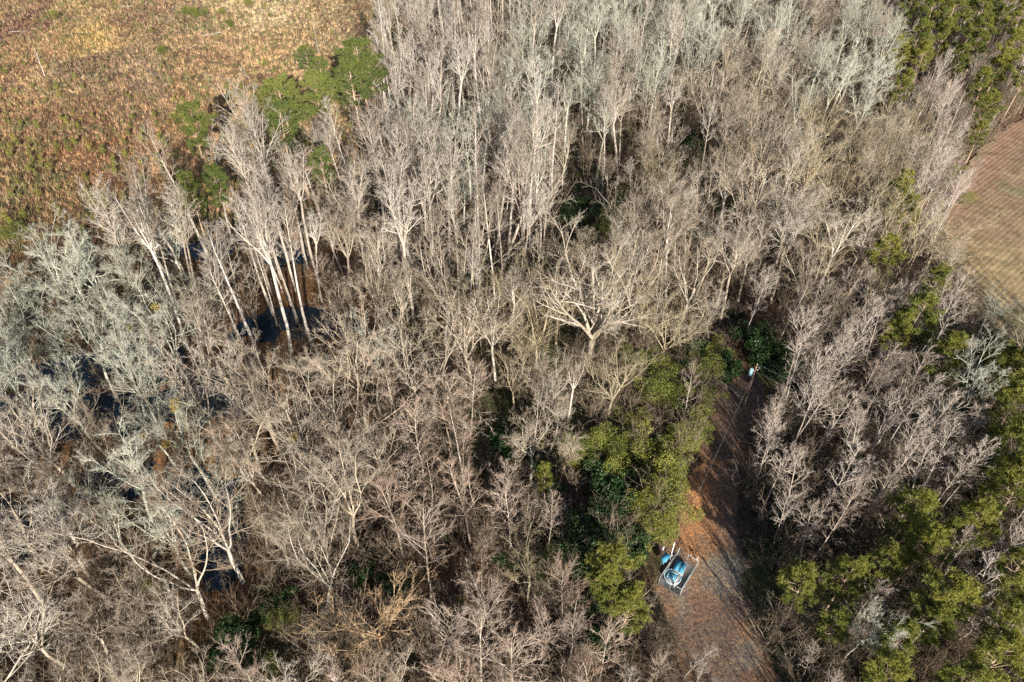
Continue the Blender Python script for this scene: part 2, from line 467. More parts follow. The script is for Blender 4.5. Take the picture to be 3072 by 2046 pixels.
def pine(seed, H, r, clear, spread, nb=34, tm=9, nbl=22):
    g = np.random.default_rng(seed)
    tr = Acc(); cr = Acc(); br = Acc()
    n = 10
    P = grow(np.array([[0, 0, -0.3]]), np.array([[g.normal(0, .03), g.normal(0, .03), 1.0]]), np.array([H + 0.3]), n, 0.02, 0.03, g)
    R = taper(np.array([r]), np.array([0.04]), n, 0.9); R[0, 0] *= 1.3
    V, F = tubes(P, R, 8, True); tr.add(V, F, 0)
    S, D, rr, t = kids(P, R, nb, clear, 0.99, 1.15, 0.15, g)
    u = (t - clear) / (1 - clear)
    L = spread * np.minimum(1, 0.55 + u * 1.6) * (1 - u ** 2.2 * 0.85) * g.uniform(0.55, 1.15, len(t))
    P1 = grow(S, D, L, 5, 0.10, 0.10, g)
    R1 = taper(np.minimum(rr * 0.5, 0.02 * L + 0.02), np.full(len(L), 0.015), 5)
    V, F = tubes(P1, R1, 4, True); br.add(V, F, 0.3)
    S, D, rr, t = kids(P1, R1, tm, 0.45, 1.0, 0.85, 0.25, g)
    L2 = np.repeat(L, tm) * 0.26 * (1.2 - 0.5 * t) * g.uniform(0.5, 1.2, len(t))
    P2 = grow(S, D, L2, 3, 0.12, 0.14, g)
    V, F = tubes(P2, taper(np.full(len(L2), 0.025), np.full(len(L2), 0.012), 3), 3, True); br.add(V, F, 0.3)
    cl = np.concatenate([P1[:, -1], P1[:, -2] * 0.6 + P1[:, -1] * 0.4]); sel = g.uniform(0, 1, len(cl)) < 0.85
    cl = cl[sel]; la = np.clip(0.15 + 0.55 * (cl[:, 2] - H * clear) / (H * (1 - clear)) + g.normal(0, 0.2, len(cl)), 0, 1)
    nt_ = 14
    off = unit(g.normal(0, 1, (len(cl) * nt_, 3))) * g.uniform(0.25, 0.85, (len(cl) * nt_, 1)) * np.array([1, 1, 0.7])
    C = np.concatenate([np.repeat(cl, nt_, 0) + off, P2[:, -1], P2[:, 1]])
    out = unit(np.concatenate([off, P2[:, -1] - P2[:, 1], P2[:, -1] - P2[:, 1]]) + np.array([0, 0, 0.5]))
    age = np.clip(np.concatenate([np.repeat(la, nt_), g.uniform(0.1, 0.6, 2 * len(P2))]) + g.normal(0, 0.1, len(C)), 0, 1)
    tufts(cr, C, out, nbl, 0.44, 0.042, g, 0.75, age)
    return tr, br, cr
def bush(seed, H, W, n, size, lumps=9, stems=5):
    """evergreen shrub: leaves on lumpy shells round several stems"""
    g = np.random.default_rng(seed)
    cr = Acc(); st = Acc()
    cen = np.stack([g.normal(0, W * 0.30, lumps), g.normal(0, W * 0.30, lumps), g.uniform(0.28, 0.84, lumps) * H], 1)
    cen[:, :2] *= (1.15 - 0.55 * cen[:, 2:3] / H)
    rs = g.uniform(0.16, 0.30, lumps) * W
    k = g.integers(0, lumps, n)
    d = unit(g.normal(0, 1, (n, 3)))
    rr = rs[k] * g.uniform(0.35, 1.12, n) ** 0.55
    C = cen[k] + d * rr[:, None] * np.array([1, 1, 0.85])
    C[:, 2] = np.maximum(C[:, 2], 0.08)
    lump_age = g.uniform(0.1, 0.8, lumps)
    age = np.clip(lump_age[k] + g.normal(0, 0.2, n), 0, 1)
    leaves(cr, C, size, g, age)
    S = np.concatenate([g.normal(0, W * 0.08, (lumps, 2)), np.full((lumps, 1), -0.15)], 1)
    P = np.stack([S, S * 0.5 + cen * 0.5 + g.normal(0, 0.1, (lumps, 3)), cen], 1)
    V, F = tubes(P, taper(np.full(lumps, 0.05 + 0.008 * H), np.full(lumps, 0.02), 3), 5, True); st.add(V, F, 0)
    # bare shoots poking through
    S2, D2, r2, t2 = kids(P, np.full((lumps, 3), 0.03), 6, 0.5, 1.0, 0.7, 0.3, g)
    P2 = grow(S2, D2, W * 0.3 * g.uniform(0.5, 1.3, len(S2)), 3, 0.15, 0.1, g)
    V, F = tubes(P2, taper(np.full(len(P2), 0.02), np.full(len(P2), 0.008), 3), 3, True); st.add(V, F, 0.6)
    return st, cr
def brush(seed, H, W, ns=9, m1=7, m2=6, m3=3):
    g = np.random.default_rng(seed)
    a = Acc()
    S = np.concatenate([g.normal(0, W * 0.12, (ns, 2)), np.full((ns, 1), -0.1)], 1)
    D = np.stack([g.normal(0, 0.35, ns), g.normal(0, 0.35, ns), np.ones(ns)], 1)
    L = H * g.uniform(0.6, 1.15, ns)
    P = grow(S, D, L, 5, 0.10, 0.03, g)
    R = taper(0.012 * L + 0.01, np.full(ns, 0.012), 5)
    V, F = tubes(P, R, 4, True); a.add(V, F, 0.1)
    S, D, rr, t = kids(P, R, m1, 0.2, 1.0, 0.7, 0.2, g)
    L1 = np.repeat(L, m1) * 0.40 * (1.1 - 0.5 * t) * g.uniform(0.6, 1.25, len(t))
    P1 = grow(S, D, L1, 4, 0.12, 0.06, g)
    R1 = taper(np.minimum(rr * 0.7, 0.02), np.full(len(L1), 0.011), 4)
    V, F = tubes(P1, R1, 3, True); a.add(V, F, 0.5)
    twigs_on(a, P1, R1, L1, g, m2, m3, 0.6, 0.40, 0.35, 0.015, 0.011)
    return a

# ------------------------------------------------------------------ prototypes
PROTO = {}      # kind -> list of dict(parts=[(part name, mesh)], H)
def reg(kind, H, parts, **kw):
    PROTO.setdefault(kind, []).append(dict(parts=parts, H=H, **kw))
def reg_tree(kind, gens, mat):
    for H, (t, c) in gens:
        reg(kind, H, [('trunk', t.mesh('trunk', mat, True)), ('crown', c.mesh('crown', mat))])
reg_tree('tall_bare_tree', [(30, tree_excurrent(100 + i, 30, 0.28 + 0.03 * i, 0.56 + 0.03 * i, 6.0 - 0.3 * i, 18, 7, 6, 1, ang=0.78, trop=0.08, wig=0.022, up=0.3)) for i in range(4)]
         + [(30, tree_decurrent(150 + i, 30, 0.31, 0.55 + 0.04 * i, 4 + i % 2, 0.95, 8, 7, 6, 1, la=0.36, wig=0.07, trop=0.10, limb=0.40)) for i in range(4)], 'bark_tall')
reg_tree('lichen_grey_tree', [(24, tree_decurrent(200 + i, 24, 0.28, 0.38 + 0.05 * i, 4 + i % 2, 0.95, 8, 7, 7, 2, la=0.42, wig=0.10, trop=0.13, limb=0.42, r4=0.012)) for i in range(5)], 'bark_lichen')
reg_tree('spreading_bare_tree', [(22, tree_decurrent(300 + i, 22, 0.29, 0.27 + 0.05 * i, 4 + i % 3, 0.95, 8, 7, 6, 2, la=0.47, wig=0.13, trop=0.12, limb=0.44)) for i in range(7)], 'bark_spread')
reg_tree('olive_branched_tree', [(20, tree_decurrent(400 + i, 20, 0.26, 0.28 + 0.04 * i, 5, 0.95, 8, 7, 6, 2, la=0.55, wig=0.14, trop=0.10, limb=0.46)) for i in range(4)], 'bark_olive')
reg_tree('slender_bare_tree', [(20, tree_excurrent(500 + i, 20, 0.15, 0.32 + 0.06 * i, 4.2, 20, 6, 6, 1, ang=0.82, trop=0.08, wig=0.03, lean=0.05, up=0.35)) for i in range(5)], 'bark_slender')
reg_tree('red_tipped_tree', [(19, tree_excurrent(600 + i, 19, 0.18, 0.28 + 0.05 * i, 5.6, 22, 7, 7, 1, ang=0.92, trop=0.07, wig=0.03, up=0.35)) for i in range(5)], 'bark_redbud')
reg_tree('great_forked_tree', [(26, tree_decurrent(707, 26, 0.72, 0.34, 6, 1.0, 9, 8, 7, 2, la=0.62, wig=0.11, trop=0.12, limb=0.46))], 'bark_spread')
reg_tree('amber_oak', [(15, tree_decurrent(717, 15, 0.34, 0.22, 6, 1.0, 8, 6, 5, 1, la=0.72, wig=0.12, trop=0.10, limb=0.46))], 'bark_amber')
reg_tree('dead_tree', [(9, tree_excurrent(727, 9, 0.16, 0.3, 1.6, 9, 3, 2, 0, ang=0.9, trop=0.05))], 'bark_dead')
for i, (H, r, cl, sp) in enumerate([(28, 0.33, 0.62, 5.2), (27, 0.30, 0.60, 4.8), (18, 0.26, 0.42, 4.4), (18, 0.26, 0.46, 4.8), (17, 0.22, 0.38, 4.0)]):
    t, br_, c = pine(800 + i, H, r, cl, sp, 46 if i < 2 else 40, 6, 14)
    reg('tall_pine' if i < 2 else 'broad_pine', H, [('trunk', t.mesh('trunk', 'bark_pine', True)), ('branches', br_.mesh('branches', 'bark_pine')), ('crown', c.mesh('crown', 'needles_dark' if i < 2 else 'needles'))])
for i, (H, W) in enumerate([(5.0, 5.0), (6.5, 5.5), (4.0, 4.6)]):
    s, c = bush(900 + i, H, W, 5200, 0.095, 15)
    reg('evergreen_shrub', H, [('stems', s.mesh('stems', 'bark_brush')), ('foliage', c.mesh('foliage', 'leaf_bright'))])
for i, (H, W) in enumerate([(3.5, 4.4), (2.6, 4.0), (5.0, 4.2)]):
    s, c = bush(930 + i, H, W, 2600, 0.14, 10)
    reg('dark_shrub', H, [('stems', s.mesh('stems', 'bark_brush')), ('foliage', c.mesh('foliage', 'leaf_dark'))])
for i in range(2):
    g_ = np.random.default_rng(950 + i)
    st, c = Acc(), Acc()
    P = grow(np.array([[0, 0, -0.1]]), np.array([[0.05, 0, 1.0]]), np.array([2.2]), 4, 0.03, 0.02, g_)
    R = taper(np.array([0.04]), np.array([0.01]), 4)
    V, F = tubes(P, R, 5, True); st.add(V, F, 0)
    S, D, rr, t = kids(P, R, 16, 0.15, 1.0, 0.95, 0.2, g_)
    P1 = grow(S, D, 0.9 * (1.05 - t * 0.8), 3, 0.1, 0.1, g_)
    V, F = tubes(P1, taper(np.full(16, 0.015), np.full(16, 0.008), 3), 3, True); st.add(V, F, 0.4)
    C = np.concatenate([P1[:, 1], P1[:, 2], P[:, -1], P[:, -2]])
    tufts(c, C, np.tile([[0, 0, 1.0]], (len(C), 1)), 16, 0.34, 0.03, g_, 0.8)
    reg('pine_sapling', 2.2, [('stem', st.mesh('stem', 'bark_pine')), ('crown', c.mesh('crown', 'needles'))])
BR = [brush(960 + i, H, W).mesh('brush', 'bark_brush') for i, (H, W) in enumerate([(4.5, 3.5), (6.5, 4.0), (3.0, 3.0), (8.0, 4.0)])]

# ------------------------------------------------------------------ object helpers
def props(o, label=None, cat=None, group=None, kind=None):
    if label: o['label'] = label
    if cat: o['category'] = cat
    if group: o['group'] = group
    if kind: o['kind'] = kind
    return o
def link(name, data, parent=None):
    o = bpy.data.objects.new(name, data)
    COL.objects.link(o)
    if parent: o.parent = parent
    return o
BASE = {}
def place(kind, v, x, y, rz, s, label, cat, group, tilt=(0, 0), sz=1.0, mats=None):
    """put one individual; the first of a variant is the model, the others are copies of it and of each part"""
    pr = PROTO[kind][v % len(PROTO[kind])]
    e = link(kind, None)
    e.location = (x, y, hpt(x, y))
    e.rotation_euler = (tilt[0], tilt[1], rz)
    e.scale = (s, s, s * sz)
    for nm, me in pr['parts']:
        key = (kind, v % len(PROTO[kind]), nm)
        if key not in BASE:
            o = link(nm, me); BASE[key] = o
        else:
            o = BASE[key].copy(); COL.objects.link(o)
        o.parent = e
    return props(e, label, cat, group)

# ------------------------------------------------------------------ the ground
def lerp(a, b, t): return a + (b - a) * np.clip(t, 0, 1)[..., None]
def grid_mesh(name, xs, ys, colf, mat, zoff=0.0, poly=None, zf=None):
    X, Y = np.meshgrid(xs, ys)
    X, Y = X.ravel(), Y.ravel()
    Z = (zf or hfun)(X, Y) + zoff
    nx, ny = len(xs), len(ys)
    i, j = np.meshgrid(np.arange(nx - 1), np.arange(ny - 1))
    a = (j * nx + i).ravel()
    F = np.stack([a, a + 1, a + nx + 1, a + nx], 1)
    V = np.stack([X, Y, Z], 1)
    C = colf(X, Y)
    if poly is not None:
        jx = X + (fnoise(X, Y, 3, 51) - 0.5) * 3; jy = Y + (fnoise(X, Y, 3, 52) - 0.5) * 3
        ok = inpoly(jx, jy, poly)
        F = F[ok[F].all(1)]
        used = np.unique(F); mp = np.full(len(V), -1); mp[used] = np.arange(len(used))
        V, C, F = V[used], C[used], mp[F]
    return to_mesh(name, V, [F], mat, col=C, smooth=True)
def stretch(a, b, fine, far):
    mid = np.arange(a, b + 1e-6, fine)
    out = [mid[0]]; s = fine
    lo = []
    x = a
    while x > -far:
        s *= 1.35; x -= s; lo.append(x)
    s = fine; hi = []; x = mid[-1]
    while x < far:
        s *= 1.35; x += s; hi.append(x)
    return np.array(lo[::-1] + list(mid) + hi)
def floor_col(X, Y):
    c = np.array([0.06, 0.047, 0.036])
    c = lerp(c, np.array([0.105, 0.068, 0.043]), (fnoise(X, Y, 7, 21) - 0.42) * 5)
    c = lerp(c, np.array([0.055, 0.062, 0.03]), (fnoise(X, Y, 16, 25) - 0.52) * 6)
    dip = np.zeros_like(X)
    for gx, gy, rx, ry in WG:
        dip = np.maximum(dip, np.exp(-((X - gx) / (rx * 1.8)) ** 2 - ((Y - gy) / (ry * 2.2)) ** 2))
    return lerp(c, np.array([0.26, 0.14, 0.062]), dip * 1.3 * fnoise(X, Y, 4, 27))
gm = grid_mesh('ground', stretch(-150, 190, 1.0, 3000), stretch(-60, 260, 1.0, 3000), floor_col, 'forest_floor')
props(link('ground', gm), kind='structure')
wx = [g[0] for g in WG]; wy = [g[1] for g in WG]
V = np.array([[min(wx) - 40, min(wy) - 18, WATER_Z], [max(wx) + 25, min(wy) - 18, WATER_Z], [max(wx) + 25, max(wy) + 20, WATER_Z], [min(wx) - 40, max(wy) + 20, WATER_Z]])
props(link('swamp_water', to_mesh('swamp_water', V, [np.array([[0, 1, 2, 3]])], 'swamp_water')), kind='structure')

# meadow: colour anchors read off the photograph (pixel, colour)
MC = [((60, 60), (0.20, 0.10, 0.065)), ((420, 60), (0.24, 0.12, 0.08)), ((230, 100), (0.50, 0.32, 0.12)), ((255, 130), (0.60, 0.38, 0.08)), ((180, 20), (0.52, 0.36, 0.13)), ((90, 200), (0.42, 0.24, 0.10)),
      ((800, 50), (0.64, 0.48, 0.23)), ((700, 20), (0.58, 0.42, 0.18)), ((900, 120), (0.46, 0.30, 0.12)), ((760, 180), (0.54, 0.35, 0.13)), ((1000, 60), (0.36, 0.25, 0.12)), ((600, 130), (0.45, 0.28, 0.12)),
      ((300, 190), (0.30, 0.21, 0.11)), ((150, 240), (0.46, 0.29, 0.12)), ((450, 250), (0.38, 0.25, 0.13)), ((60, 320), (0.42, 0.23, 0.09)), ((250, 350), (0.34, 0.18, 0.08)), ((120, 470), (0.28, 0.16, 0.06)),
      ((330, 430), (0.36, 0.17, 0.06)), ((40, 580), (0.25, 0.15, 0.06)), ((650, 240), (0.50, 0.29, 0.11)), ((540, 60), (0.36, 0.26, 0.13)), ((460, 140), (0.28, 0.17, 0.09)), ((20, 130), (0.26, 0.14, 0.08))]
MCG = np.array([G(*p) for p, _ in MC]); MCC = np.array([c for _, c in MC])
def meadow_col(X, Y):
    X = X + (fnoise(X, Y, 14, 61) - 0.5) * 26; Y = Y + (fnoise(X, Y, 16, 62) - 0.5) * 40
    d = ((X[:, None] - MCG[:, 0]) ** 2 + ((Y[:, None] - MCG[:, 1]) * 0.6) ** 2)
    w = 1 / (d + 20) ** 2
    c = (w @ MCC) / w.sum(1, keepdims=True)
    n = fnoise(X, Y, 4.5, 63)
    c = lerp(c, c * np.array([0.62, 0.52, 0.55]), (n - 0.5) * 4)
    c = lerp(c, np.array([0.17, 0.15, 0.05]), (fnoise(X, Y, 5, 66) - 0.60) * 6)
    gr = c.mean(1, keepdims=True)
    return (c * 0.82 + gr * 0.18) * np.array([0.98, 0.98, 1.04])
xs = np.arange(-260, 20, 1.2); ys = np.arange(60, 420, 1.2)
props(link('meadow_field', grid_mesh('meadow_field', xs, ys, lambda X, Y: meadow_col(X, Y) * 0.42, 'meadow_soil', 0.05, MEADOW, lambda X, Y: hfun(X, Y) + fnoise(X, Y, 2.5, 70) * 0.25)), kind='structure')

# standing grass of the meadow: one mass of blades
n = 62000
yy = rng.uniform(70, 340, n); xx = rng.uniform(-215, 0, n)
px, py = PX(xx, yy, 0)
ok = inpoly(xx, yy, MEADOW) & (px > -160) & (py > -110)
xx, yy = xx[ok], yy[ok]
nb = 8
PAL = np.array([[0.56, 0.40, 0.19], [0.42, 0.27, 0.14], [0.30, 0.165, 0.095], [0.22, 0.12, 0.08], [0.19, 0.175, 0.07], [0.40, 0.33, 0.23], [0.10, 0.105, 0.04]])
pick = PAL[rng.choice(7, len(xx), p=[.14, .18, .18, .14, .13, .13, .10])]
cc = (meadow_col(xx, yy) * 0.6 + pick * 0.34) * rng.uniform(0.7, 1.25, (len(xx), 1))
hh = (0.5 + 1.0 * fnoise(xx, yy, 5, 75)) * rng.uniform(0.5, 1.45, len(xx))
weed = rng.uniform(0, 1, len(xx)) < 0.10 * (0.3 + 1.6 * fnoise(xx, yy, 9, 77))
hh[weed] *= 2.0
cc[weed] = np.array([[0.11, 0.10, 0.045], [0.16, 0.10, 0.06], [0.12, 0.13, 0.05]])[rng.integers(0, 3, weed.sum())]
C = np.stack([xx, yy, hfun(xx, yy) + 0.05], 1)
cR = np.repeat(C, nb, 0) + np.concatenate([rng.normal(0, 0.20, (len(xx) * nb, 2)), np.zeros((len(xx) * nb, 1))], 1)
dR = unit(np.concatenate([rng.normal(0, 0.30, (len(xx) * nb, 2)), np.ones((len(xx) * nb, 1))], 1))
th = rng.uniform(0, 6.28, len(cR)); sR = np.stack([np.cos(th), np.sin(th), 0 * th], 1) * 0.075
hR = np.repeat(hh, nb)[:, None] * rng.uniform(0.6, 1.15, (len(cR), 1))
V = np.stack([cR - sR, cR + sR, cR + dR * hR], 1).reshape(-1, 3)
me = to_mesh('meadow_grass', V, [np.arange(len(V)).reshape(-1, 3)], 'grass_blades', col=np.repeat(np.repeat(cc, nb, 0), 3, 0))
props(link('meadow_grass', me), 'dry orange and straw coloured grass standing over the open field', 'grass', kind='stuff')

# ploughed field with furrows
fd = unit(np.array([G(2880, 520) - G(3072, 380)]))[0]; fn = np.array([-fd[1], fd[0]])
def furrow(X, Y):
    q = X * fn[0] + Y * fn[1] + 1.2 * (fnoise(X, Y, 30, 81) - 0.5)
    return hfun(X, Y) + (0.05 + 0.05 * fnoise(X, Y, 5, 83)) * np.sin(q * 2 * np.pi / 1.0) + 0.05 * fnoise(X, Y, 1.0, 82)
red_a, red_b = G(2830, 640), G(3072, 360)
def plough_col(X, Y):
    c = np.array([0.19, 0.128, 0.083])
    px, py = PX(X, Y, 0)
    c = lerp(c, np.array([0.235, 0.175, 0.095]), (py - 560) / 260 + (fnoise(X, Y, 12, 85) - 0.5) * 1.6)
    c = lerp(c, np.array([0.18, 0.155, 0.085]), (fnoise(X, Y, 8, 86) - 0.58) * 5)
    ab = red_b - red_a; L = np.linalg.norm(ab); t = ab / L
    d = np.abs((X - red_a[0]) * -t[1] + (Y - red_a[1]) * t[0])
    c = lerp(c, np.array([0.22, 0.135, 0.09]), (5 - d) / 5)
    q = X * fn[0] + Y * fn[1] + 1.2 * (fnoise(X, Y, 30, 81) - 0.5)
    return c * ((1.0 + 0.26 * np.sin(q * 2 * np.pi / 1.0 + 1.0)) * (0.55 + 0.9 * fnoise(X, Y, 1.6, 87)))[:, None]
PA = np.array(PLOUGH)
xs = np.arange(PA[:, 0].min(), min(PA[:, 0].max(), 185), 0.33); ys = np.arange(PA[:, 1].min(), min(PA[:, 1].max(), 225), 0.33)
props(link('ploughed_field', grid_mesh('ploughed_field', xs, ys, plough_col, 'plough_soil', 0.22, PLOUGH, furrow)), kind='structure')

# leaf-strewn track
TA = np.array(TRACK)
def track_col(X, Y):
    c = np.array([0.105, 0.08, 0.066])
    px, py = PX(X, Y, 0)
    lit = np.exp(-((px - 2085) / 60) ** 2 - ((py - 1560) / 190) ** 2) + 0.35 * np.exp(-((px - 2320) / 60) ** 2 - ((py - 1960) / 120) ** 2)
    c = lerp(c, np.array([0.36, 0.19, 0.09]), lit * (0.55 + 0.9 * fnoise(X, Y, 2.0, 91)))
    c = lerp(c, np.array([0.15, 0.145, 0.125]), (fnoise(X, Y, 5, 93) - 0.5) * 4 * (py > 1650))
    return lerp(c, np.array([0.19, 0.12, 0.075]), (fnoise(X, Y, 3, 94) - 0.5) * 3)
xs = np.arange(TA[:, 0].min() - 2, TA[:, 0].max() + 2, 0.35); ys = np.arange(TA[:, 1].min() - 2, TA[:, 1].max() + 2, 0.35)
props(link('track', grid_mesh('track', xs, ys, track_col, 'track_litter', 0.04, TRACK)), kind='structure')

# fallen leaves lying thick on the track
n = 16000
xx = rng.uniform(TA[:, 0].min(), TA[:, 0].max(), n); yy = rng.uniform(TA[:, 1].min(), TA[:, 1].max(), n)
px, py = PX(xx, yy)
pr = np.exp(-((px - 2085) / 70) ** 2 - ((py - 1540) / 180) ** 2) + 0.12
ok = inpoly(xx, yy, TRACK) & (rng.uniform(0, 1, n) < pr)
xx, yy = xx[ok], yy[ok]
lf = Acc(); leaves(lf, np.stack([xx, yy, hfun(xx, yy) + 0.07], 1), 0.10, rng, rng.uniform(0, 1, len(xx)), 2.5)
leafmat('leaf_fallen', (0.20, 0.10, 0.05), (0.34, 0.18, 0.08), (0.46, 0.28, 0.13), 0.1)
props(link('fallen_leaves', lf.mesh('fallen_leaves', 'leaf_fallen')), 'rust orange fallen leaves scattered over the track', 'leaves', kind='stuff')

# ------------------------------------------------------------------ trees: where and which
HOLES = [(1720, 610, 95), (1790, 640, 60), (1520, 1325, 80), (1130, 1690, 90), (1080, 1600, 60), (760, 1840, 110), (1840, 1440, 70), (2260, 1030, 90), (2080, 1040, 50), (2090, 440, 60), (900, 1000, 70), (830, 960, 80),
         (1800, 1800, 55), (2470, 1330, 55), (500, 1180, 60), (330, 1200, 60), (960, 930, 50), (560, 1190, 50), (1310, 1020, 40), (700, 690, 40)]
# kind anchors at crown height: (px, py, kind)
T_, L_, S_, O_, Y_, R_ = 'tall_bare_tree', 'lichen_grey_tree', 'spreading_bare_tree', 'olive_branched_tree', 'slender_bare_tree', 'red_tipped_tree'
ANCH = [(200, 620, T_), (450, 520, T_), (700, 400, T_), (640, 560, T_), (850, 480, T_), (1000, 380, T_), (1150, 300, T_), (1250, 150, T_), (1400, 80, T_), (1280, 350, T_), (1150, 500, T_), (1450, 250, T_), (1500, 520, T_), (1600, 600, T_), (1380, 560, T_), (1000, 620, T_), (560, 720, T_), (800, 620, T_), (900, 700, T_), (700, 780, T_), (600, 830, T_), (820, 800, T_), (1200, 600, T_),
        (1720, 80, L_), (1700, 230, L_), (1560, 330, L_), (1880, 120, L_), (1900, 300, L_), (1420, 430, L_), (1480, 380, L_), (2050, 60, L_), (2250, 60, L_), (2300, 160, L_), (2500, 160, L_), (2450, 100, S_), (2150, 150, S_), (1960, 200, T_), (2050, 230, S_), (1800, 400, S_), (1700, 480, T_),
        (60, 640, S_), (80, 780, L_), (350, 800, L_), (480, 900, L_), (300, 980, L_), (100, 960, L_), (560, 1020, S_), (700, 900, S_), (200, 1100, L_), (550, 1330, L_), (480, 1300, L_), (640, 1300, S_), (130, 1400, S_), (250, 1500, L_), (60, 1600, S_), (400, 1520, L_), (480, 1620, S_),
        (1000, 750, S_), (1150, 700, S_), (1280, 720, T_), (980, 830, S_), (1180, 960, R_), (1100, 1050, S_), (1280, 900, O_), (1420, 870, S_), (1000, 1100, L_), (900, 1200, S_), (830, 1350, S_), (1230, 1230, R_), (1380, 1220, R_), (1000, 1330, T_), (1100, 1250, S_), (860, 1480, S_), (720, 1450, S_),
        (1550, 900, O_), (1450, 1000, S_), (1650, 950, O_), (1900, 830, O_), (1850, 1000, S_), (1650, 1180, S_), (1800, 1180, S_), (1500, 1130, S_), (2000, 930, O_), (2050, 620, S_), (2180, 520, S_), (2100, 750, S_), (2300, 600, S_), (2400, 650, S_), (2250, 430, S_), (2150, 350, S_), (1980, 380, O_),
        (2400, 330, O_), (2550, 320, O_), (2500, 450, O_), (2480, 560, O_), (2450, 800, O_), (2300, 780, S_), (2200, 850, S_), (2650, 420, Y_), (2780, 350, Y_), (2850, 320, Y_), (2750, 480, Y_), (2700, 500, O_), (2750, 620, O_), (2560, 700, O_), (2800, 560, Y_), (3020, 230, Y_), (3040, 290, Y_), (2900, 250, Y_),
        (2520, 850, Y_), (2600, 950, Y_), (2450, 1100, Y_), (2550, 1150, Y_), (2400, 1250, Y_), (2350, 1350, Y_), (2650, 1080, Y_), (2700, 1000, Y_), (2900, 820, Y_), (2970, 980, L_), (2880, 750, O_), (2800, 1250, Y_), (2920, 1180, S_), (2400, 1500, Y_), (2600, 1450, Y_), (2750, 1350, Y_), (2900, 1330, Y_), (2500, 1600, Y_), (3030, 900, O_),
        (80, 1750, S_), (300, 1750, S_), (550, 1750, S_), (200, 1900, S_), (450, 1900, S_), (700, 1720, S_), (950, 1600, S_), (900, 1700, S_), (650, 1980, R_), (350, 2010, S_), (900, 1950, S_), (1250, 1620, R_), (1380, 1450, R_), (1500, 1450, R_), (1500, 1600, R_), (1380, 1720, R_), (1450, 1950, R_), (1650, 1850, R_), (1600, 1650, O_),
        (1750, 1650, R_), (1700, 1550, O_), (1850, 1600, O_), (1300, 1850, R_), (1200, 2000, R_), (1750, 1980, R_), (1900, 2000, Y_), (2200, 2200, Y_), (2450, 1680, Y_), (2600, 1880, L_), (2900, 1650, Y_), (2500, 2000, Y_), (2800, 1900, Y_)]
AX = np.array([[a[0], a[1]] for a in ANCH], float)
RAD = {T_: 4.1, L_: 5.3, S_: 5.3, O_: 5.2, Y_: 2.8, R_: 3.8}
HT = {T_: (25, 33), L_: (19, 25), S_: (17, 24), O_: (15, 20), Y_: (15, 21), R_: (14, 20)}
SPEC = []          # (kind, x, y, height, variant, label key, special)
TAKEN = []
cells = {}
def claim(x, y, r):
    cells.setdefault((int(x // 8), int(y // 8)), []).append((x, y, r))
def free(x, y, r):
    cx, cy = int(x // 8), int(y // 8)
    for i in (-1, 0, 1):
        for j in (-1, 0, 1):
            for (a, b, q) in cells.get((cx + i, cy + j), ()):
                d = (r + q) * 0.5
                if (a - x) ** 2 + (b - y) ** 2 < d * d: return False
    return True
KEEP = []
def put(kind, px, py, H, frac, var, s=1.0, r=None, **kw):
    """photo pixel of the crown's middle, tree height, how far up the crown's middle sits"""
    x, y = G(px, py, H * frac)
    claim(x, y, r if r else 4.5)
    KEEP.append((px, py, {'great_forked_tree': 190, 'amber_oak': 95, 'tall_pine': 68, 'broad_pine': 50}.get(kind, 60), y))
    SPEC.append(dict(kind=kind, x=x, y=y, H=H, var=var, s=s, hand=True, **kw))
# the trees that stand out
put('great_forked_tree', 1775, 880, 26, 0.66, 0, r=11, rz=0.4, label='great pale forked tree with huge spreading limbs above the green shrubs', cat='tree')
put('amber_oak', 1115, 1850, 15, 0.6, 0, r=9, rz=1.0, label='low wide amber twigged oak beside a dark hollow', cat='tree')
put('lichen_grey_tree', 2600, 1880, 15, 0.62, 1, r=5, label='silver grey bare tree standing alone between the broad pines', cat='tree')
put('lichen_grey_tree', 560, 1310, 22, 0.68, 2, r=8, label='silvery tree with mistletoe clumps beside the swamp water', cat='tree', mist=5)
put('lichen_grey_tree', 480, 960, 25, 0.68, 0, r=8, label='tall silvery lichen covered tree rising from dark swamp water', cat='tree', mist=2)
put('spreading_bare_tree', 900, 1290, 23, 0.66, 1, r=7, label='bare tree carrying a single yellow mistletoe clump', cat='tree', mist=1)
put('red_tipped_tree', 1270, 1640, 20, 0.62, 1, s=1.05, r=7, label='broad red tipped tree beside the deep shaded hollow', cat='tree')
put('red_tipped_tree', 1400, 1480, 20, 0.6, 0, r=5, label='twin of red tipped trees, taller, above the small pine', cat='tree')
put('spreading_bare_tree', 2230, 620, 24, 0.6, 3, r=8, label='pale many limbed tree with heavy bright boughs amid brown thicket', cat='tree')
put('tall_bare_tree', 2125, 400, 26, 0.72, 3, r=6, label='lone white stemmed tree in front of a dark green thicket', cat='tree')
put('lichen_grey_tree', 2970, 960, 14, 0.6, 3, r=5, label='small silver tree at the near corner of the ploughed field', cat='tree')
put('red_tipped_tree', 1980, 2000, 9, 0.6, 2, r=4, s=0.9, label='small pale twiggy tree at the track edge below the enclosure', cat='tree')
for px, py, H, f in [(575, 375, 25, .80), (862, 300, 29, .82), (845, 370, 26, .8), (925, 290, 26, .8), (1095, 185, 28, .8), (1050, 255, 26, .8), (930, 195, 17, .7), (958, 232, 17, .7), (1120, 235, 24, .8)]:
    put('tall_pine', px, py, H, f, int(px) % 2, r=6, s=1.3, label='tall round topped pine on the meadow edge of the woods', cat='pine tree', group='pines on the meadow edge')
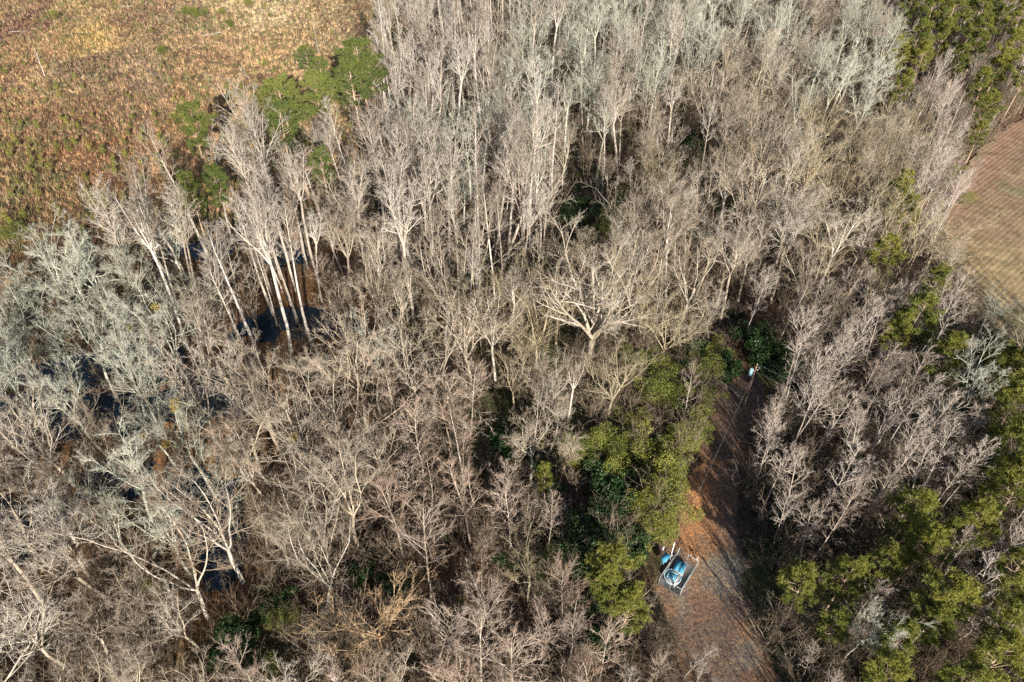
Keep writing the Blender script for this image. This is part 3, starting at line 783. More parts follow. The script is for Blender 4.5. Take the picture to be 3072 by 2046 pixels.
for px, py, H, f in [(570, 585, 24, .82), (645, 560, 22, .8), (960, 500, 22, .8)]:
    put('tall_pine', px, py, H, f, int(px) % 2, s=0.85, r=5, label='thin crowned pine among tall bare trunks near the meadow', cat='pine tree', group='pines among the bare trunks')
for px, py, H in [(2740, 120, 19), (2800, 40, 20), (2700, 165, 17), (2770, 175, 16), (2860, 45, 20), (2950, 100, 20), (3030, 150, 20), (2990, 200, 17), (2880, 190, 17), (2690, 255, 16), (2960, 260, 16), (2950, 330, 15), (2930, 30, 22), (3060, 60, 22), (2730, 20, 20), (3000, 40, 20), (2910, 140, 18), (2840, 110, 18), (3070, 230, 17), (2940, 400, 11)]:
    put('broad_pine', px, py, H, .72, int(px / 10), r=5, s=1.0, label='green pine in the belt beyond the ploughed field', cat='pine tree', group='pines beyond the ploughed field')
for px, py, H in [(2695, 575, 16), (2715, 645, 15), (2650, 765, 16), (2808, 850, 14), (2765, 970, 18), (2845, 1085, 16), (2700, 1000, 15)]:
    put('broad_pine', px, py, H, .72, int(px / 10), r=5, label='pine among slender bare trees near the ploughed field', cat='pine tree', group='pines near the ploughed field')
for px, py, H in [(3045, 1220, 18), (3050, 1340, 18), (3050, 1110, 17), (3000, 1080, 13), (3070, 1470, 18), (3000, 1450, 14)]:
    put('broad_pine', px, py, H, .7, int(px / 10), r=5.5, label='dense pine in the row below the ploughed field', cat='pine tree', group='pines below the ploughed field')
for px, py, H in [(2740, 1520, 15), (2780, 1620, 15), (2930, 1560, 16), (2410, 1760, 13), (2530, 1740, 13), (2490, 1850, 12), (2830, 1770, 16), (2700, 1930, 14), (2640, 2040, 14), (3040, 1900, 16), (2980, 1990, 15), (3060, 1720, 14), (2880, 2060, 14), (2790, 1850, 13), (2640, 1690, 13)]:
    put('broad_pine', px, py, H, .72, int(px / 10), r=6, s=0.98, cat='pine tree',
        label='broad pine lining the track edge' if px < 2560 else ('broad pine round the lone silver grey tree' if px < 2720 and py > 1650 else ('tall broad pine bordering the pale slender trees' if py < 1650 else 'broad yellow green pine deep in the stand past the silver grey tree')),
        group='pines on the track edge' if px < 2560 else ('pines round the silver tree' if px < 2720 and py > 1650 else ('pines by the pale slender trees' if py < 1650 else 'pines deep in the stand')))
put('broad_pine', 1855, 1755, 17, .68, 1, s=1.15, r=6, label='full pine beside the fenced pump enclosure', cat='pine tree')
put('broad_pine', 1890, 1830, 14, .66, 2, r=5, label='lower dark pine leaning under the full pine by the enclosure', cat='pine tree')
put('broad_pine', 1640, 1430, 12, .7, 2, s=0.7, r=4, label='small lone pine beside the red tipped trees', cat='pine tree')
for k, (px, py, H) in enumerate([(2400, 1470, 17), (2500, 1560, 16), (2450, 1600, 14), (2640, 1480, 17), (2560, 1500, 17), (2780, 1440, 17), (2860, 1430, 16), (3000, 1640, 15), (3060, 1600, 16), (2700, 1390, 17), (2850, 1340, 17), (2910, 1300, 17), (2740, 1330, 17), (2330, 1420, 16), (2360, 1560, 13), (2990, 1780, 14), (2620, 1780, 13), (2890, 1680, 14), (2920, 1860, 13)]):
    put('slender_bare_tree', px, py, H, .66, k, r=3, wide=1.15, label='pale slender tree standing among the broad pines beside the track', cat='bare tree', group='pale trees among the broad pines')
# evergreen shrubs
SHR = []
for px, py, H in [(1985, 1130, 7), (1955, 1180, 6), (2010, 1200, 6), (1930, 1080, 6), (1760, 1340, 6), (1720, 1370, 5), (1800, 1310, 5), (1945, 1340, 6), (1990, 1390, 6), (2080, 1290, 6.5), (2050, 1320, 6), (2100, 1250, 5), (2020, 1440, 6), (1990, 1480, 6), (2010, 1540, 5.5), (1975, 1560, 5), (1960, 1440, 5),
                  (1870, 1330, 5), (1900, 1260, 5), (2120, 1100, 6), (2150, 1060, 5), (2110, 1180, 4), (1850, 650, 7), (1890, 720, 6), (1830, 690, 6), (1870, 600, 7), (1960, 1000, 4), (1830, 1400, 5), (1930, 1510, 5), (2000, 1590, 4)]:
    SHR.append((px, py, H, 'evergreen_shrub', 'bright yellow green shrub in the thicket alongside the track', 'bright shrubs alongside the track') if py > 950 else (px, py, H, 'evergreen_shrub', 'vine green shrub clump deep in the bare woods', 'green clumps deep in the woods'))
for px, py, H in [(450, 1760, 3), (480, 1740, 3), (820, 1990, 3), (850, 1860, 4), (1380, 1820, 3), (1350, 1870, 3), (1630, 1680, 4), (1640, 1750, 3), (1560, 1290, 3), (2540, 1370, 4), (2500, 1200, 4), (2900, 590, 4), (2870, 430, 4), (2000, 480, 5), (2320, 480, 4), (30, 700, 5), (1480, 640, 4), (1700, 1350, 4)]:
    SHR.append((px, py, H, 'evergreen_shrub', 'small green shrub on the floor under bare trees', 'small green shrubs under bare trees'))
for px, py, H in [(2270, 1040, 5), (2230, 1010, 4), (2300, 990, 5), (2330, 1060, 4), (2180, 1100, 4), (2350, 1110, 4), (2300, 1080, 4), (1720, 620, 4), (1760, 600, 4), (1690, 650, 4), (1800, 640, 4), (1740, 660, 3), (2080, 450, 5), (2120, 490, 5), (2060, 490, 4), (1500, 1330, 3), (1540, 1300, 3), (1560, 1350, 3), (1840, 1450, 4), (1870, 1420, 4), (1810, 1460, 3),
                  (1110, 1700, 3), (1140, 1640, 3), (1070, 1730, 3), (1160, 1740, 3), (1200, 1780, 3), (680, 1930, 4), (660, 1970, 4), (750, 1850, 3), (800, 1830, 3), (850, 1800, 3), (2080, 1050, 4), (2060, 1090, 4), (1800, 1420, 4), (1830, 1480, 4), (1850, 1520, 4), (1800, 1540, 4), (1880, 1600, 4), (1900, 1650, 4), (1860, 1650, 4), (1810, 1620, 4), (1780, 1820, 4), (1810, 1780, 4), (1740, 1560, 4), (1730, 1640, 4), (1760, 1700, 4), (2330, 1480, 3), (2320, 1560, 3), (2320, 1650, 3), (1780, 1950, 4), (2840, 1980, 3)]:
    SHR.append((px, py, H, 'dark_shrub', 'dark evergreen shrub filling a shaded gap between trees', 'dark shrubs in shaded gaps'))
for px, py, H in [(580, 32, 4), (665, 35, 3.5), (690, 66, 3), (560, 30, 3.5), (742, 6, 3.5), (480, 150, 3), (160, 42, 4), (610, 36, 3.5)]:
    SHR.append((px, py, H, 'evergreen_shrub', 'rounded green shrub out in the open meadow grass', 'green shrubs in the open meadow'))
for px, py, H, kind, lab, grp in SHR:
    x, y = G(px, py, H * 0.55)
    SPEC.append(dict(kind=kind, x=x, y=y, H=H, var=int(px + py), s=1.0, hand=True, label=lab, cat='shrub', group=grp))
    claim(x, y, 1.5)
put('dead_tree', 115, 185, 9, .5, 0, label='grey dead snag standing in the open meadow', cat='dead tree')
put('dead_tree', 948, 110, 11, .5, 0, label='thin pale dead sapling in the meadow near the pines', cat='dead tree')
POLE = G(2229, 1222)
ENC = G(2020, 1735)

HXY = np.array(HOLES, float); KP = np.array(KEEP + [(1985, 1150, 90, 999), (2000, 1390, 100, 999), (2000, 1520, 80, 999), (1760, 1340, 60, 999), (1900, 1300, 60, 999), (2090, 1280, 70, 999), (2250, 1110, 70, 999), (2140, 1350, 90, 999), (2020, 1700, 70, 999), (2990, 640, 120, 999), (2960, 800, 80, 999), (3050, 820, 110, 999), (3050, 480, 90, 999)], float)
LIT = np.array([G(a, b) for a, b in [(2055, 1400), (2060, 1450), (2070, 1520), (2090, 1600), (2060, 1640), (2110, 1690), (2050, 1560)]])
cand = np.stack([rng.uniform(-215, 235, 60000), -45 + rng.uniform(0, 1, 60000) * 390], 1)
SUNV = np.array([math.sin(SUN_AZ), math.cos(SUN_AZ)])
trk_poly = TRACK
fill = []
for x, y in cand:
    bx, by = PX(x, y, 0); cx_, cy_ = PX(x, y, 17)
    if not ((-450 < cx_ < 3500 and -420 < cy_ < 2500) or (-90 < x < 130 and y < 60)): continue
    d = (AX[:, 0] - cx_ - rng.normal(0, 90)) ** 2 + (AX[:, 1] - cy_ - rng.normal(0, 70)) ** 2
    kind = ANCH[int(np.argmin(d))][2]
    lo, hi = HT[kind]
    H = rng.uniform(lo, hi) * (0.72 if rng.uniform() < 0.22 else 1.0)
    if y < 42 and x > 12: H = min(H, 10.5)
    if cy_ > 2060: H *= 0.55
    if cy_ > 1650 and kind == S_: H *= 0.85
    if 1450 < cx_ < 2150 and 950 < cy_ < 1420: H = min(H, 13 + 3 * rng.uniform()) 
    r = RAD[kind] * rng.uniform(0.8, 1.25) * (H / hi) ** 0.5
    if cy_ < 750: r *= 1.0 + 0.28 * min(1, (750 - cy_) / 500)
    if not free(x, y, r): continue
    hit = False
    for f in (0.45, 0.8, 0.95):
        qx, qy = PX(x, y, H * f)
        if (((HXY[:, 0] - qx) ** 2 + (HXY[:, 1] - qy) ** 2) < (HXY[:, 2] * 1.05) ** 2).any(): hit = True
    for f in (0.55, 0.75, 0.95):
        qx, qy = PX(x, y, H * f)
        if ((KP[:, 0] - qx) ** 2 + (KP[:, 1] - qy) ** 2 < KP[:, 2] ** 2)[KP[:, 3] > y].any(): hit = True
    if hit: continue
    dl = np.array([x, y]) - LIT
    al = dl @ SUNV; ac = np.abs(dl[:, 0] * SUNV[1] - dl[:, 1] * SUNV[0])
    if ((al > 0) & (ac < 2.6) & (al * math.tan(SUN_EL) < H)).any(): continue
    p = np.array([x]), np.array([y])
    if inpoly(*p, MEADOW)[0] or inpoly(*p, PLOUGH)[0]: continue
    near = False
    for k in range(8):
        q = 1.5
        if inpoly(p[0] + q * math.cos(k * .785), p[1] + q * math.sin(k * .785), TRACK)[0]: near = True; break
    if near or (x - POLE[0]) ** 2 + (y - POLE[1]) ** 2 < 36 or (x - ENC[0]) ** 2 + (y - ENC[1]) ** 2 < 60: continue
    # sunny opening over the track: keep the run of the sun clear of tall stems just outside
    claim(x, y, r)
    fill.append(dict(kind=kind, x=x, y=y, H=H, var=int(rng.integers(0, 100)), s=1.0, hand=False, cp=(cx_, cy_)))
# individuals: the 285 of each kind that show largest; the rest go into the mass of woods
count = {}
for s in SPEC: count[s['kind']] = count.get(s['kind'], 0) + 1
def area_of(s):
    cx_, cy_ = s['cp']
    if not (-60 < cx_ < 3130 and -90 < cy_ < 2100): return 0
    return s['H'] / (s['y'] ** 2 + s['x'] ** 2 + 65 ** 2) ** 0.5
WOODS = []
LMARK = [(575, 375, 'beside the first round pine on the meadow edge', 'by the first meadow pine'), (862, 300, 'beside the clump of pines on the meadow edge', 'by the meadow pine clump'), (1095, 185, 'near the last pine of the meadow edge', 'by the last meadow pine'),
          (200, 600, 'on the meadow edge opposite the planted young pines', 'opposite the young pines'), (960, 500, 'around the thin crowned pine behind the meadow clump', 'by the thin crowned pine'), (600, 580, 'among the thin pines rising above the swamp', 'among the thin pines'),
          (850, 900, 'over the dark pool of the upper swamp', 'over the upper pool'), (480, 960, 'around the tallest silvery swamp tree', 'by the tall silvery swamp tree'), (120, 1050, 'over the long reach of swamp water', 'over the long swamp water'), (560, 1310, 'around the silvery tree with mistletoe', 'by the mistletoe tree'), (120, 1550, 'on the lower swamp margin', 'on the lower swamp margin'),
          (900, 1290, 'beside the tree with a single mistletoe clump', 'by the single mistletoe'), (1270, 1640, 'beside the broad red tipped tree', 'by the broad red tipped tree'), (1115, 1850, 'around the low amber oak', 'round the amber oak'), (760, 1840, 'round the dark shrubby hollow before the amber oak', 'round the shrubby hollow'), (300, 1850, 'in the tangled wood below the swamp', 'in the wood below the swamp'),
          (1250, 950, 'between the upper pool and the great forked tree', 'between pool and great tree'), (1720, 610, 'round the dark thicket behind the great forked tree', 'round the dark thicket'), (1775, 880, 'close round the great forked tree', 'round the great forked tree'), (1500, 1325, 'round the hollow before the great forked tree', 'round the hollow before the great tree'), (1640, 1430, 'around the small lone pine', 'round the small lone pine'),
          (1855, 1755, 'beside the full pine by the pump enclosure', 'by the full pine'), (1980, 1350, 'in the bright shrub thicket along the track', 'in the bright shrubs'), (2230, 620, 'around the pale many limbed tree', 'round the many limbed tree'), (2125, 400, 'around the lone white stemmed tree', 'round the white stemmed tree'), (2250, 1000, 'behind the utility pole', 'behind the utility pole'),
          (2500, 1150, 'between the utility pole and the pines by the ploughed field', 'between pole and field pines'), (2765, 970, 'around the largest pine near the ploughed field', 'round the largest field pine'), (2695, 600, 'around the paired pines near the ploughed field', 'round the paired pines'), (2780, 400, 'along the far corner of the ploughed field', 'along the far field corner'), (2950, 900, 'along the near side of the ploughed field', 'along the near field side'),
          (2760, 130, 'before the far pine belt', 'before the far pine belt'), (1350, 150, 'in the far wood next to the meadow', 'in the far wood by the meadow'), (1800, 150, 'in the silvery middle of the far wood', 'in the middle of the far wood'), (2350, 200, 'in the far wood toward the pine belt', 'in the far wood toward the pine belt'), (1350, 500, 'in the tall stand behind the upper pool', 'in the tall stand'), (2500, 1500, 'between the track and the broad pines', 'between track and broad pines'), (2850, 1350, 'above the broad pine stand', 'above the broad pines'), (2450, 420, 'in the olive tangle behind the many limbed tree', 'in the olive tangle')]
LMX = np.array([[l[0], l[1]] for l in LMARK], float)
SHAPE = {'tall_bare_tree': lambda v: 'tall single stemmed pale bare tree' if v % 8 < 4 else 'tall fan crowned pale bare tree'}
LOOK = {T_: ('tall straight pale trunked bare tree', 'tall bare trees'), L_: ('bushy silver grey lichen crowned tree', 'silver grey trees'), S_: ('spreading tan bare tree', 'spreading bare trees'), O_: ('fine twigged olive tan tree', 'olive tan trees'),
        Y_: ('slender young bare tree', 'slender bare trees'), R_: ('red tipped bare tree with one stem', 'red tipped trees')}
for kind in (T_, L_, S_, O_, Y_, R_):
    ff = sorted([f for f in fill if f['kind'] == kind], key=area_of, reverse=True)
    room = 285 - count.get(kind, 0)
    for i, f in enumerate(ff):
        if i < room and area_of(f) > 0:
            _a, _b, words, grp = LMARK[int(np.argmin(((LMX - np.array(f['cp'])) ** 2).sum(1)))]
            look = SHAPE[kind](f['var']) if kind in SHAPE else LOOK[kind][0]
            size = 'low ' if f['H'] < HT[kind][0] * 0.92 else ''
            size = '' if len((look + ' ' + words).split()) > 15 else size
            f['label'] = size + look.replace('tall ', '' if size else 'tall ') + ' ' + words; f['group'] = f['label'].split(' ' + words)[0] + 's ' + grp
            f['cat'] = 'bare tree'
            SPEC.append(f)
        else:
            WOODS.append(f)
g2 = np.random.default_rng(77)
mist_me = None
for s in SPEC:
    pr = PROTO[s['kind']][s['var'] % len(PROTO[s['kind']])]
    sc = s['H'] / pr['H']
    wide = s['s'] * s.get('wide', 1.0) * g2.uniform(0.88, 1.12)
    e = place(s['kind'], s['var'], s['x'], s['y'], s.get('rz', g2.uniform(0, 6.28)), sc * wide, s['label'], s['cat'], s.get('group'), tilt=(g2.normal(0, 0.035), g2.normal(0, 0.035)), sz=1 / wide)
    if s.get('mist'):
        if mist_me is None:
            a = Acc(); q = unit(g2.normal(0, 1, (260, 3))) * g2.uniform(0.2, 0.62, (260, 1))
            leaves(a, q, 0.11, g2, g2.uniform(0, 1, 260)); mist_me = a.mesh('mistletoe', 'mistle')
        co = np.empty(len(pr['parts'][1][1].vertices) * 3, np.float32); pr['parts'][1][1].vertices.foreach_get('co', co); co = co.reshape(-1, 3)
        co = co[co[:, 2] > pr['H'] * 0.6]
        for k in range(s['mist']):
            o = link('mistletoe', mist_me, e); o.location = co[g2.integers(0, len(co))] * np.array([0.75, 0.75, 0.97]); u_ = g2.uniform(0.7, 1.3); o.scale = (u_, u_, u_)

# ------------------------------------------------------------------ masses nobody could count: geometry-node instances
def inst_group(name, collections):
    ng = bpy.data.node_groups.new(name, 'GeometryNodeTree')
    ng.interface.new_socket('Geometry', in_out='INPUT', socket_type='NodeSocketGeometry')
    ng.interface.new_socket('Geometry', in_out='OUTPUT', socket_type='NodeSocketGeometry')
    gi = ng.nodes.new('NodeGroupInput'); go = ng.nodes.new('NodeGroupOutput')
    jn = ng.nodes.new('GeometryNodeJoinGeometry')
    def attr(nm, t):
        a = ng.nodes.new('GeometryNodeInputNamedAttribute'); a.data_type = t; a.inputs['Name'].default_value = nm
        return a.outputs['Attribute']
    e2r = ng.nodes.new('FunctionNodeEulerToRotation'); ng.links.new(attr('rot', 'FLOAT_VECTOR'), e2r.inputs[0])
    for c in collections:
        ci = ng.nodes.new('GeometryNodeCollectionInfo'); ci.inputs['Collection'].default_value = c
        ci.inputs['Separate Children'].default_value = True; ci.inputs['Reset Children'].default_value = True
        ip = ng.nodes.new('GeometryNodeInstanceOnPoints')
        ng.links.new(gi.outputs[0], ip.inputs['Points'])
        ng.links.new(ci.outputs[0], ip.inputs['Instance'])
        ip.inputs['Pick Instance'].default_value = True
        ng.links.new(attr('idx', 'INT'), ip.inputs['Instance Index'])
        ng.links.new(e2r.outputs[0], ip.inputs['Rotation'])
        ng.links.new(attr('scl', 'FLOAT_VECTOR'), ip.inputs['Scale'])
        ng.links.new(ip.outputs[0], jn.inputs[0])
    ng.links.new(jn.outputs[0], go.inputs[0])
    return ng
def mass(name, pts, rot, scl, idx, colls, label, cat):
    me = bpy.data.meshes.new(name)
    me.vertices.add(len(pts)); me.vertices.foreach_set('co', np.ascontiguousarray(pts, np.float32).ravel())
    a = me.attributes.new('rot', 'FLOAT_VECTOR', 'POINT'); a.data.foreach_set('vector', np.ascontiguousarray(rot, np.float32).ravel())
    a = me.attributes.new('scl', 'FLOAT_VECTOR', 'POINT'); a.data.foreach_set('vector', np.ascontiguousarray(scl, np.float32).ravel())
    a = me.attributes.new('idx', 'INT', 'POINT'); a.data.foreach_set('value', np.ascontiguousarray(idx, np.int32))
    o = link(name, me)
    md = o.modifiers.new('instances', 'NODES'); md.node_group = inst_group(name, colls)
    return props(o, label, cat, kind='stuff')
def coll(name, meshes):
    c = bpy.data.collections.new(name)
    for i, me in enumerate(meshes):
        c.objects.link(bpy.data.objects.new('%s_%02d' % (name, i), me))
    return c
order = [(k, v) for k in (T_, L_, S_, O_, Y_, R_) for v in range(len(PROTO[k]))]
ct = coll('woods_trunk_source', [PROTO[k][v]['parts'][0][1] for k, v in order])
cc_ = coll('woods_crown_source', [PROTO[k][v]['parts'][1][1] for k, v in order])
if WOODS:
    idx = [order.index((f['kind'], f['var'] % len(PROTO[f['kind']]))) for f in WOODS]
    sc = np.array([f['H'] / PROTO[f['kind']][0]['H'] for f in WOODS])
    xy = np.array([[f['x'], f['y']] for f in WOODS])
    pts = np.concatenate([xy, hfun(xy[:, 0], xy[:, 1])[:, None]], 1)
    rot = np.stack([g2.normal(0, .03, len(sc)), g2.normal(0, .03, len(sc)), g2.uniform(0, 6.28, len(sc))], 1)
    mass('far_woods', pts, rot, np.repeat(sc[:, None], 3, 1), idx, [ct, cc_], 'bare woods running on past the trees one can tell apart', 'woods')
# brown brush under the trees
n = 26000
x = rng.uniform(-190, 215, n); y = rng.uniform(-25, 330, n)
bx, by = PX(x, y, 2)
dens = 0.30 + 0.9 * fnoise(x, y, 18, 31) + 0.55 * np.clip((by - 1250) / 400, 0, 1)
dip = np.zeros(n)
for gx, gy, rx, ry in WG: dip = np.maximum(dip, np.exp(-((x - gx) / (rx * 1.7)) ** 2 - ((y - gy) / (ry * 2.0)) ** 2))
dens *= 1 - 0.97 * dip
swz = np.exp(-((bx - 720) / 330) ** 2 - ((by - 740) / 200) ** 2); dens *= 1 - 0.88 * swz
for hx, hy, hr in HOLES: dens *= 1 - 0.9 * np.exp(-(((bx - hx) / hr) ** 2 + ((by - hy) / hr) ** 2))
ok = (rng.uniform(0, 1, n) < dens * 0.75) & (bx > -260) & (bx < 3340) & (by > -180) & (by < 2350) & ~inpoly(x, y, MEADOW) & ~inpoly(x, y, PLOUGH) & ~inpoly(x, y, TRACK)
ok &= ((x - ENC[0]) ** 2 + (y - ENC[1]) ** 2 > 30)
x, y = x[ok], y[ok]
s = rng.uniform(0.5, 1.15, len(x))
pts = np.stack([x, y, hfun(x, y)], 1)
mass('undergrowth', pts, np.stack([rng.normal(0, .08, len(x)), rng.normal(0, .08, len(x)), rng.uniform(0, 6.28, len(x))], 1), np.stack([s, s, s * rng.uniform(0.7, 1.2, len(x))], 1),
     rng.integers(0, 4, len(x)), [coll('brush_source', BR)], 'brown leafless brush growing all through the woods', 'undergrowth')
# low green ground cover in patches
n = 3600
x = rng.uniform(-120, 130, n); y = rng.uniform(20, 250, n)
bx, by = PX(x, y, 1)
gd = np.clip((fnoise(x, y, 22, 41) - 0.52) * 5, 0, 1) * 0.4 * (bx > 900)
for hx, hy, hr in HOLES[:5] + HOLES[5:10] + [(2000, 1450, 200), (1700, 1600, 150), (2350, 1050, 120), (2900, 1800, 400), (1750, 1850, 120)]: gd = np.maximum(gd, 0.8 * np.exp(-(((bx - hx) / (hr * 1.2)) ** 2 + ((by - hy) / (hr * 1.2)) ** 2)))
ok = (rng.uniform(0, 1, n) < gd) & ~inpoly(x, y, MEADOW) & ~inpoly(x, y, PLOUGH) & ~inpoly(x, y, TRACK) & (by < 2300) & ((x - ENC[0]) ** 2 + (y - ENC[1]) ** 2 > 30)
x, y = x[ok], y[ok]
s = rng.uniform(0.25, 0.6, len(x))
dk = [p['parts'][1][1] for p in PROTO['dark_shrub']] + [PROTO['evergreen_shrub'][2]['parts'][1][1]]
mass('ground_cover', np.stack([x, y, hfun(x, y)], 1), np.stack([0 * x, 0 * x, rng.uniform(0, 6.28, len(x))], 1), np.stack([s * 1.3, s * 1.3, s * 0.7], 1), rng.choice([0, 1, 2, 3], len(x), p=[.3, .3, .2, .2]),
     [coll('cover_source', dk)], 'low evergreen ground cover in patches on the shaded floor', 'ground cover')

# ------------------------------------------------------------------ young pines planted in the meadow
ns_ = 0
rd = unit(np.array([G(180, 430) - G(230, 600)]))[0]; rn = np.array([rd[1], -rd[0]])
cnd = []
for a in range(-60, 60):
    for b_ in range(-60, 90):
        x, y = G(200, 520) + rd * b_ * 2.3 + rn * a * 3.4 + rng.normal(0, 0.75, 2)
        px, py = PX(x, y, 1)
        if not (-40 < px < 1150 and -20 < py < 720): continue
        if not inpoly(np.array([x]), np.array([y]), MEADOW)[0]: continue
        pr = float(np.clip((py - 140) / 420, 0.04, 0.55)) * (0.4 + 1.2 * float(fnoise(np.array([x]), np.array([y]), 14, 95)[0]))
        if rng.uniform() < pr: cnd.append((py, x, y))
rng.shuffle(cnd)
for py, x, y in cnd[:290]:
    s = rng.uniform(0.55, 1.5) if py > 380 else rng.uniform(0.5, 1.2)
    place('pine_sapling', int(rng.integers(0, 2)), x, y, rng.uniform(0, 6.28), s, 'bushy young pine planted in the orange meadow grass', 'sapling', 'young pines planted in the meadow')

# ------------------------------------------------------------------ fallen logs
def log_mesh(L, r, seed):
    g = np.random.default_rng(seed); a = Acc()
    P = grow(np.array([[-L / 2, 0, r * 0.8]]), np.array([[1.0, 0, 0]]), np.array([L]), 7, 0.05, 0, g)
    V, F = tubes(P, taper(np.array([r]), np.array([r * .45]), 7), 8); a.add(V, F, 0)
    n = 8
    F0 = np.arange(8)[None]; a.F += [F0[:, ::-1], F0 + (len(V) - 8)]
    S, D, rr, t = kids(P, taper(np.array([r]), np.array([r * .45]), 7), 5, 0.4, 0.95, 0.8, 0.2, g)
    D[:, 2] = np.abs(D[:, 2])
    P1 = grow(S, D, np.full(5, L * 0.16), 4, 0.1, 0, g); V, F = tubes(P1, taper(rr * .5, rr * .15, 4), 5, True); a.add(V, F, 0)
    return a.mesh('fallen_log', 'bark_dead')
for i, (px, py, L, r, a, lab) in enumerate([(395, 20, 9, .22, 0.1, 'long grey log lying in the red brown brush of the meadow'), (640, 105, 7, .18, 0.6, 'bleached log lying in straw grass of the meadow'), (60, 98, 6, .2, 0.15, 'short weathered log in the dark brush corner of the meadow'),
                                              (720, 690, 14, .28, -0.5, 'pale fallen trunk between tall bare trees near the meadow'), (2880, 424, 7, .4, 0.5, 'pale log at the red earth edge of the ploughed field'), (2180, 1160, 7, .22, -0.9, 'grey fallen trunk lying at the dark end of the track'), (650, 1230, 9, .22, -0.1, 'curved white fallen trunk over the swamp margin')]):
    x, y = G(px, py)
    o = link('fallen_log', log_mesh(L, r, 40 + i)); o.location = (x, y, hpt(x, y) + (0.1 if py > 1000 or px > 2000 else 0.3)); o.rotation_euler = (0, 0, a)
    props(o, lab, 'log')

# ------------------------------------------------------------------ built things
def box(a, c, s, rz=0.0):
    c = np.array(c, float); h = np.array(s, float) / 2
    V = np.array([[x, y, z] for z in (-1, 1) for y in (-1, 1) for x in (-1, 1)]) * h
    ca, sa = math.cos(rz), math.sin(rz)
    V = np.stack([V[:, 0] * ca - V[:, 1] * sa, V[:, 0] * sa + V[:, 1] * ca, V[:, 2]], 1) + c
    F = np.array([[0, 2, 3, 1], [4, 5, 7, 6], [0, 1, 5, 4], [2, 6, 7, 3], [0, 4, 6, 2], [1, 3, 7, 5]])
    a.add(V, [F], 0)
def rod(a, p, q, r0, r1=None, k=8, cap=True, n=2):
    p, q = np.array(p, float), np.array(q, float)
    P = (p[None] + (q - p)[None] * np.linspace(0, 1, n)[:, None])[None]
    V, F = tubes(P, np.linspace(r0, r0 if r1 is None else r1, n)[None], k)
    if cap: F = F + [np.arange(k)[None, ::-1], np.arange(k)[None] + (n - 1) * k]
    a.add(V, F, 0)
def part(name, acc, mat, parent, smooth=False):
    return link(name, acc.mesh(name, mat, smooth), parent)
def utility_pole(x, y, z, H, transformer, label, wdir):
    e = link('utility_pole', None); e.location = (x, y, z)
    a = Acc(); rod(a, (0, 0, -0.4), (0, 0, H - 1.4), 0.17, 0.135, 12, True, 6); part('pole', a, 'pole_wood', e, False)
    a = Acc(); rod(a, (0, 0, H - 1.4), (0, 0, H), 0.137, 0.12, 12); part('pole_top', a, 'pole_top', e)
    wd = np.array([wdir[0], wdir[1], 0]); wd = wd / np.linalg.norm(wd)
    a = Acc(); rod(a, (0, 0, H - 0.05), (0, 0, H + 0.18), 0.03); rod(a, (0, 0, H + 0.1), (0, 0, H + 0.2), 0.07); rod(a, (0, 0, H + 0.22), (0, 0, H + 0.34), 0.085, 0.06); part('insulator', a, 'ceramic', e)
    a = Acc(); q = wd * 0.14 + np.array([0, 0, H - 0.35]); rod(a, q, q + wd * 0.5, 0.05); rod(a, q + wd * .18, q + wd * .24, 0.11); rod(a, q + wd * .32, q + wd * .38, 0.11); part('strain_insulator', a, 'ceramic', e)
    if transformer:
        t = np.array([-0.62, -0.16, H - 1.45])
        a = Acc(); rod(a, t + [0, 0, -0.55], t + [0, 0, 0.52], 0.33, 0.33, 18); rod(a, t + [0, 0, 0.53], t + [0, 0, 0.6], 0.35, 0.22, 18); can = part('transformer', a, 'paint_pale', e, False)
        for dx in (-0.13, 0.13):
            a = Acc(); rod(a, t + [dx, 0.1, 0.58], t + [dx, 0.1, 0.86], 0.045, 0.03); rod(a, t + [dx, .1, .66], t + [dx, .1, .7], .07); part('bushing', a, 'ceramic', can)
        a = Acc(); box(a, t * [0.5, 0.5, 1] + [0, 0, 0.25], (0.5, 0.08, 0.08), 0.25); box(a, t * [0.5, 0.5, 1] + [0, 0, -0.3], (0.5, 0.08, 0.08), 0.25); part('bracket', a, 'steel_grey', e)
        a = Acc(); q = wd * 0.3 + np.array([0, 0, H - 0.9]); box(a, q, (0.55, 0.07, 0.07), 0.3); rod(a, q + [0.2, 0.05, 0.0], q + [0.32, 0.08, 0.42], 0.045); part('fuse_cutout', a, 'ceramic', e)
    a = Acc(); rod(a, (0.15, 0.02, 1.5), (0.15, 0.02, 4.2), 0.03); part('riser_pipe', a, 'steel_grey', e)
    a = Acc(); box(a, (0.02, -0.175, 1.75), (0.16, 0.012, 0.22)); part('tag_plate', a, 'white_pvc', e)
    return props(e, label, 'utility pole')
pz = hpt(*POLE)
far_pole = POLE + np.array([42.0, -32.0])
wd = far_pole - POLE
utility_pole(POLE[0], POLE[1], pz, 10.0, True, 'dark wooden utility pole with pale transformer at the head of the track', wd)
utility_pole(far_pole[0], far_pole[1], hpt(*far_pole), 10.0, False, 'second wooden utility pole where the overhead wires run on', -wd)
def wire(p, q, sag, r, label):
    p, q = np.array(p), np.array(q)
    t = np.linspace(0, 1, 25)[:, None]
    P = p + (q - p) * t; P[:, 2] -= (4 * sag * t * (1 - t))[:, 0]
    V, F = tubes(P[None], np.full((1, 25), r), 5)
    a = Acc(); a.add(V, F, 0)
    props(link('overhead_wire', a.mesh('overhead_wire', 'wire_alu')), label, 'wire')
wire((*POLE, pz + 10.2), (*far_pole, 10.3), 0.7, 0.012, 'upper overhead wire running from the pole top into the woods')
wire((*POLE, pz + 8.6), (*far_pole, 8.6), 0.7, 0.012, 'lower overhead wire running from the pole into the woods')
MAST = G(2009, 1680)
